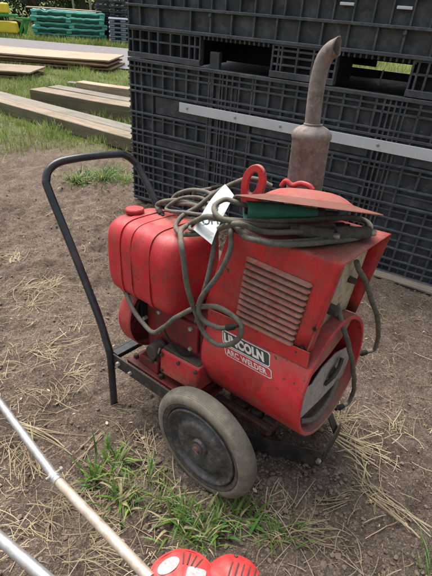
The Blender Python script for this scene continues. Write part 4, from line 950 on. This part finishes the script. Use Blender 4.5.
# ------------------------------------------------------------------ timber
def timber(name, A_, B_, wd, z0, z1, m, label, cat='plank', group=None, warp=.01):
    A_ = Vector(A_); B_ = Vector(B_); d = B_ - A_; L_ = d.length; rz = math.atan2(d.y, d.x)
    q = G(); rows = []
    for k in range(13):
        x = L_ * k / 12; w_ = warp * math.sin(k / 12 * PI + z1 * 40); y_ = warp * .8 * math.sin(k / 12 * 2.4 * PI + z0 * 30)
        rows.append([(x, y_, z0 + w_), (x, y_ + wd, z0 + w_), (x, y_ + wd, z1 + w_), (x, y_, z1 + w_), (x, y_, z0 + w_)])
    q.sheet(rows); q.poly(rows[0][:4]); q.poly(rows[-1][:4][::-1])
    o = q.build(name, [m, 'wood_end' if 'beam' in name else m], None, 30, .006, 1)
    for p in o.data.polygons:
        if abs(p.normal.z) < .5: p.material_index = 1
    o.location = (A_.x, A_.y, 0); o.rotation_euler = (0, 0, rz)
    return tag(o, label, cat, group)
timber('timber_beam', (-5.2, 7.72), (-.80, 4.83), .22, .0, .145, 'wood', 'long pale timber beam lying on the grass, nearest of the beams to the soil')
timber('timber_beam', (-5.0, 7.88), (-.72, 5.08), .24, .01, .135, 'wood_grey', 'long grey timber beam lying close behind the nearest pale beam')
timber('timber_beam', (-3.0, 7.00), (-.9, 6.10), .30, .0, .24, 'wood', 'short thick beam with a mossy front behind the two long beams')
timber('timber_beam', (-2.85, 7.33), (-.8, 6.44), .25, .0, .235, 'wood_grey', 'grey beam pressed against the back of the short thick mossy beam')
timber('plank', (-2.55, 7.80), (-.7, 7.1), .2, .10, .27, 'ply', 'light sawn plank at the back of the short beam stack')
timber('plank', (-3.1, 8.9), (-1.0, 8.5), .16, .01, .06, 'wood_grey', 'thin grey plank half sunk in grass between beams and plywood')
for i, (dx, dy, m_) in enumerate(((.1, .0, 'plyedge'), (-.12, .04, 'plyedge'), (.05, -.05, 'plyedge'), (-.04, .05, 'plyedge'), (.08, -.02, 'ply'))):
    timber('plywood_sheet', (-6.3 + dx, 11.05 + dy), (-2.85 + dx, 10.95 + dy), 1.35, .045 + i * .042, .080 + i * .042, m_, ['lowest brown plywood sheet of the stack beside the road', 'brown plywood sheet, second from the ground in the roadside stack', 'brown plywood sheet in the middle of the roadside stack', 'brown plywood sheet directly below the pale top sheet', 'pale plywood sheet topmost on the stack beside the road'][i], 'plywood sheet', 'plywood sheets by the road', .012)
for i, (dx, dy, m_) in enumerate(((.0, .0, 'plyedge'), (-.1, .05, 'plyedge'), (.06, -.03, 'wood'))):
    timber('board', (-6.0 + dx, 9.15 + dy), (-3.95 + dx, 9.25 + dy), .95, .02 + i * .04, .052 + i * .04, m_, ['lowest board of the low stack in front of the plywood', 'middle board of the low stack in front of the plywood', 'weathered top board of the low stack in front of the plywood'][i], 'board', 'boards of the low stack', .008)
timber('plank', (1.02, 2.62), (1.95, 2.10), .085, .0, .022, 'wood_grey', 'dirty flat plank lying on the soil along the foot of the crate', warp=.004)

# ------------------------------------------------------------------ pallets, machine, trees beyond the road
def pallet(name, x, y, z, L_, wd, h, rz, m, label, group, wob=0.0, md='teal_dark'):
    e = tag(empty(name, (x, y, z), rz), label, 'pallet', group)
    q = G(); q.box((-L_ / 2 + .03, -wd / 2 + .03, 0.01), (L_ / 2 - .03, wd / 2 - .03, h * .9)); q.build('core', md, e, 0)
    q = G(); rows = []
    for a, b in ((-wd / 2 - .02, h * .52), (-wd / 2 - .03, h * .8), (-wd / 2 + .0, h), (wd / 2, h), (wd / 2 + .03, h * .5)):
        rows.append([(-L_ / 2 + L_ * k / 24, a + wob * noise.noise((k * .6, z * 9, a)), b + wob * .9 * noise.noise((k * .55 + 3, z * 7, 1))) for k in range(25)])
    q.sheet(rows); q.build('deck', m, e, 40, solid=.02)
    for k in range(3):
        u = (-L_ / 2 + .02, -.09, L_ / 2 - .2)[k]; q = G(); q.box((u, -wd / 2, 0), (u + .18, wd / 2, h * .6)); q.build('foot', m, e, 0)
    return e
for i in range(5):
    pallet('plastic_pallet', -6.15 + .05 * math.sin(i * 4), 18.85 + .04 * math.cos(i * 3), .02 + i * .175, 2.55, 1.1, .165, .28, 'teal', ['teal green plastic pallet at the bottom of the stack across the road', 'teal green plastic pallet, second from the bottom across the road', 'teal green plastic pallet in the middle of the stack across the road', 'teal green plastic pallet, second from the top across the road', 'teal green plastic pallet on top of the stack, under the pale board'][i], 'teal pallets across the road', .045)
o = timber('board', (-7.4, 18.0), (-4.9, 18.7), .5, .915, .95, 'ply', 'pale board lying on top of the teal green pallets')
ORD = ['lowest', 'second', 'third', 'fourth', 'fifth', 'sixth', 'seventh', 'eighth', 'ninth', 'tenth', 'eleventh', 'twelfth', 'thirteenth', 'topmost']
for i in range(14):
    pallet('plastic_pallet', -5.05, 19.5, .02 + i * .165, .52, .9, .14, .2, 'darkpallet', ORD[i] + ' dark grey pallet from the ground in the narrow stack right of the teal pallets', 'dark pallets in the tall stack', 0, 'crate_in')
for i in range(14):
    pallet('plastic_pallet', -4.2, 19.3, .02 + i * .165, 1.05, .9, .14, .2, 'darkpallet', ORD[i] + ' dark grey pallet from the ground in the wide stack behind the pale pallets', 'dark pallets in the wide stack', 0, 'crate_in')
for i in range(6):
    pallet('plastic_pallet', -4.02, 18.2, .02 + i * .135, 1.0, .6, .115, .2, 'greypallet', (ORD[i] if i < 5 else 'topmost') + ' pale blue-grey pallet in the low stack before the tall dark stacks', 'pale grey pallets', 0, 'crate_in')
# yellow and green farm implement
e = tag(empty('farm_machine', (-8.15, 17.85, 0), .25), 'yellow and green farm machine parked beyond the road', 'farm machine')
q = G(); q.hexa([(-1.0, -.3, .12), (.42, -.3, .12), (.42, .3, .12), (-1.0, .3, .12), (-.95, -.25, .46), (.38, -.25, .46), (.38, .25, .46), (-.95, .25, .46)]); q.build('deck', 'yellow', e, 0, .05, 3)
q = G(); q.box((-1.0, -.28, .62), (.5, -.18, .70)); q.tube([(.45, 0, .1), (.62, 0, .5), (.9, 0, .62)], .05, 8); q.tube([(.62, 0, .1), (.78, .0, .55)], .05, 8); q.box((.4, -.1, .55), (1.15, 0, .61)); q.box((-.5, -.2, .46), (-.4, .2, .7)); q.build('frame', 'green_paint', e, 0, .01)
q = G(); q.hexa([(-.15, -.25, .72), (.22, -.25, .72), (.22, .2, .72), (-.15, .2, .72), (-.05, -.2, 1.02), (.2, -.2, 1.02), (.2, .1, 1.02), (-.05, .1, 1.02)]); q.build('seat', 'yellow', e, 0, .05, 3)
for x in (-.75, .30):
    q = G(); q.lathe([(.0, -.05), (.12, -.05), (.2, -.08), (.25, -.06), (.25, .06), (.2, .08), (.12, .05), (0, .05)], axisY(x, .42, .25), 24); q.build('wheel', 'dark', e)
q = G(); q.box((-.35, -.25, .70), (-.18, .2, .98)); q.box((-1.0, -.2, .70), (-.6, .2, .86)); q.build('engine_cover', 'darkpallet', e, 0, .03)

def tree(x, y, h, rw, label, m, trunk_h=.3, name='tree', leaves=2600, lean=0.0, bark='bark', lo=0.02, group=None):
    e = tag(empty(name, (x, y, (y - 40) * .01 if y > 40 else 0)), label, 'tree', group)
    q = G(); P = [(lean * t * h + .15 * noise.noise((x, y, t * 3)), .1 * noise.noise((y, x, t * 3)), h * .85 * t) for t in [k / 8 for k in range(9)]]
    q.tube(P, [.035 * h * (1 - .8 * k / 8) for k in range(9)], 8)
    for k in range(9):
        t = rnd.uniform(.12, .8); a = rnd.uniform(0, 6.28); b = Vector(P[int(t * 8)]); l = rw * rnd.uniform(.5, .9)
        q.tube([b, b + Vector((math.cos(a), math.sin(a), .4)) * l * .5, b + Vector((math.cos(a), math.sin(a), .75)) * l], [.012 * h, .007 * h, .003 * h], 6)
    q.build('trunk', bark, e)
    bm = bmesh.new(); cl = []
    for k in range(26):
        a = rnd.uniform(0, 6.28); t = rnd.uniform(lo, 1) ; r = rw * (1 - abs(t - .35) ** 1.3) * rnd.uniform(.35, 1); cl.append((Vector((r * math.cos(a) + lean * t * h, r * math.sin(a), h * t)), rw * rnd.uniform(.22, .42)))
    for k in range(leaves):
        c, s_ = rnd.choice(cl); d = Vector((rnd.gauss(0, 1), rnd.gauss(0, 1), rnd.gauss(0, 1))).normalized() * s_ * rnd.random() ** .4
        p = c + d; u = Vector((rnd.gauss(0, 1), rnd.gauss(0, 1), rnd.gauss(0, 1))).normalized(); v = u.orthogonal().normalized(); L_ = rnd.uniform(.05, .13) * (h / 5) ** .4
        if p.z < .02: p.z = abs(p.z) + .02
        bm.faces.new([bm.verts.new(p + w_) for w_ in (-u * L_, v * L_ * .45, u * L_, -v * L_ * .45)])
    o = finish(bm, 'crown', [m]); o.parent = e; return e
k = 0
TL_ = ['dense dark green tree in the row beyond the pallets', 'mid green bushy tree in the row beyond the pallets']
for i in range(15):
    x = -24 + i * 2.3 + rnd.uniform(-.5, .5); y = 25.5 + rnd.uniform(-1, 2.2)
    tree(x, y, rnd.uniform(4.5, 7), rnd.uniform(1.9, 2.6), TL_[i % 2], ('leaf_dark', 'leaf_mid')[i % 2], leaves=3600, group='trees beyond the pallets')
for i in range(12):
    x = -26 + i * 4.2 + rnd.uniform(-.8, .8); tree(x, 31 + rnd.uniform(-1, 2), rnd.uniform(8, 11), 3.4, 'tall dark tree at the back of the tree row', 'leaf_dark', leaves=3600, group='tall trees at the back')
for i, (x, y, ln) in enumerate(((-7.1, 22.6, -.06), (-6.3, 22.2, .02), (-5.9, 22.5, -.14))):
    q = G(); q.tube([(0, 0, 0), (ln, 0, 1.2), (ln * 2.5, .1, 2.6), (ln * 3, .1, 4)], [.05, .045, .04, .03], 8); o = q.build('trunk', 'palebark', None)
    e = tag(empty('sapling', (x, y, 0)), ['leftmost slim pale sapling behind the teal pallets', 'middle slim pale sapling behind the teal pallets', 'leaning pale sapling nearest the dark pallet stack'][i], 'tree'); o.parent = e
    bm = bmesh.new()
    for k in range(260):
        p = Vector((ln * 3 + rnd.gauss(0, .45), rnd.gauss(0, .4), rnd.uniform(2.6, 4.6))); u = Vector((rnd.gauss(0, 1), rnd.gauss(0, 1), rnd.gauss(0, 1))).normalized(); v = u.orthogonal().normalized()
        bm.faces.new([bm.verts.new(p + w_) for w_ in (-u * .08, v * .04, u * .08, -v * .04)])
    o = finish(bm, 'crown', ['leaf_mid']); o.parent = e

# ------------------------------------------------------------------ camera and light
cam = bpy.data.cameras.new('camera'); co = bpy.data.objects.new('camera', cam); COL.objects.link(co)
R_ = Matrix(CAM_R)          # columns: camera right, down, forward in world
mw = Matrix.Identity(4)
for i in range(3): mw[i][0] = R_[i][0]; mw[i][1] = -R_[i][1]; mw[i][2] = -R_[i][2]
mw[2][3] = 1.5; co.matrix_world = mw
cam.sensor_fit = 'VERTICAL'; cam.sensor_height = 24; cam.lens = 24 * 440 / 576; cam.clip_end = 2000; cam.clip_start = .05
scn.camera = co
wd = bpy.data.worlds.new('World'); scn.world = wd; wd.use_nodes = True
nt = wd.node_tree; bg = nt.nodes['Background']; sk = nt.nodes.new('ShaderNodeTexSky'); sk.sky_type = 'NISHITA'; sk.sun_disc = False
SE, SR = math.radians(62), math.radians(-35)
sk.sun_elevation = SE; sk.sun_rotation = SR; sk.air_density = 1.6; sk.dust_density = 4.5; sk.ozone_density = .6
hs = nt.nodes.new('ShaderNodeHueSaturation'); hs.inputs['Saturation'].default_value = .5; hs.inputs['Value'].default_value = 1.25; nt.links.new(sk.outputs[0], hs.inputs['Color']); nt.links.new(hs.outputs[0], bg.inputs[0]); bg.inputs[1].default_value = .15
sl = bpy.data.lights.new('sun', 'SUN'); sl.energy = 4.8; sl.angle = math.radians(50); sl.color = (1, .985, .965)
so = bpy.data.objects.new('sun', sl); COL.objects.link(so)
dv = Vector((math.sin(SR) * math.cos(SE), math.cos(SR) * math.cos(SE), math.sin(SE)))
so.rotation_euler = dv.to_track_quat('Z', 'Y').to_euler()
scn.view_settings.view_transform = 'Standard'; scn.view_settings.look = 'None'; scn.view_settings.exposure = 0
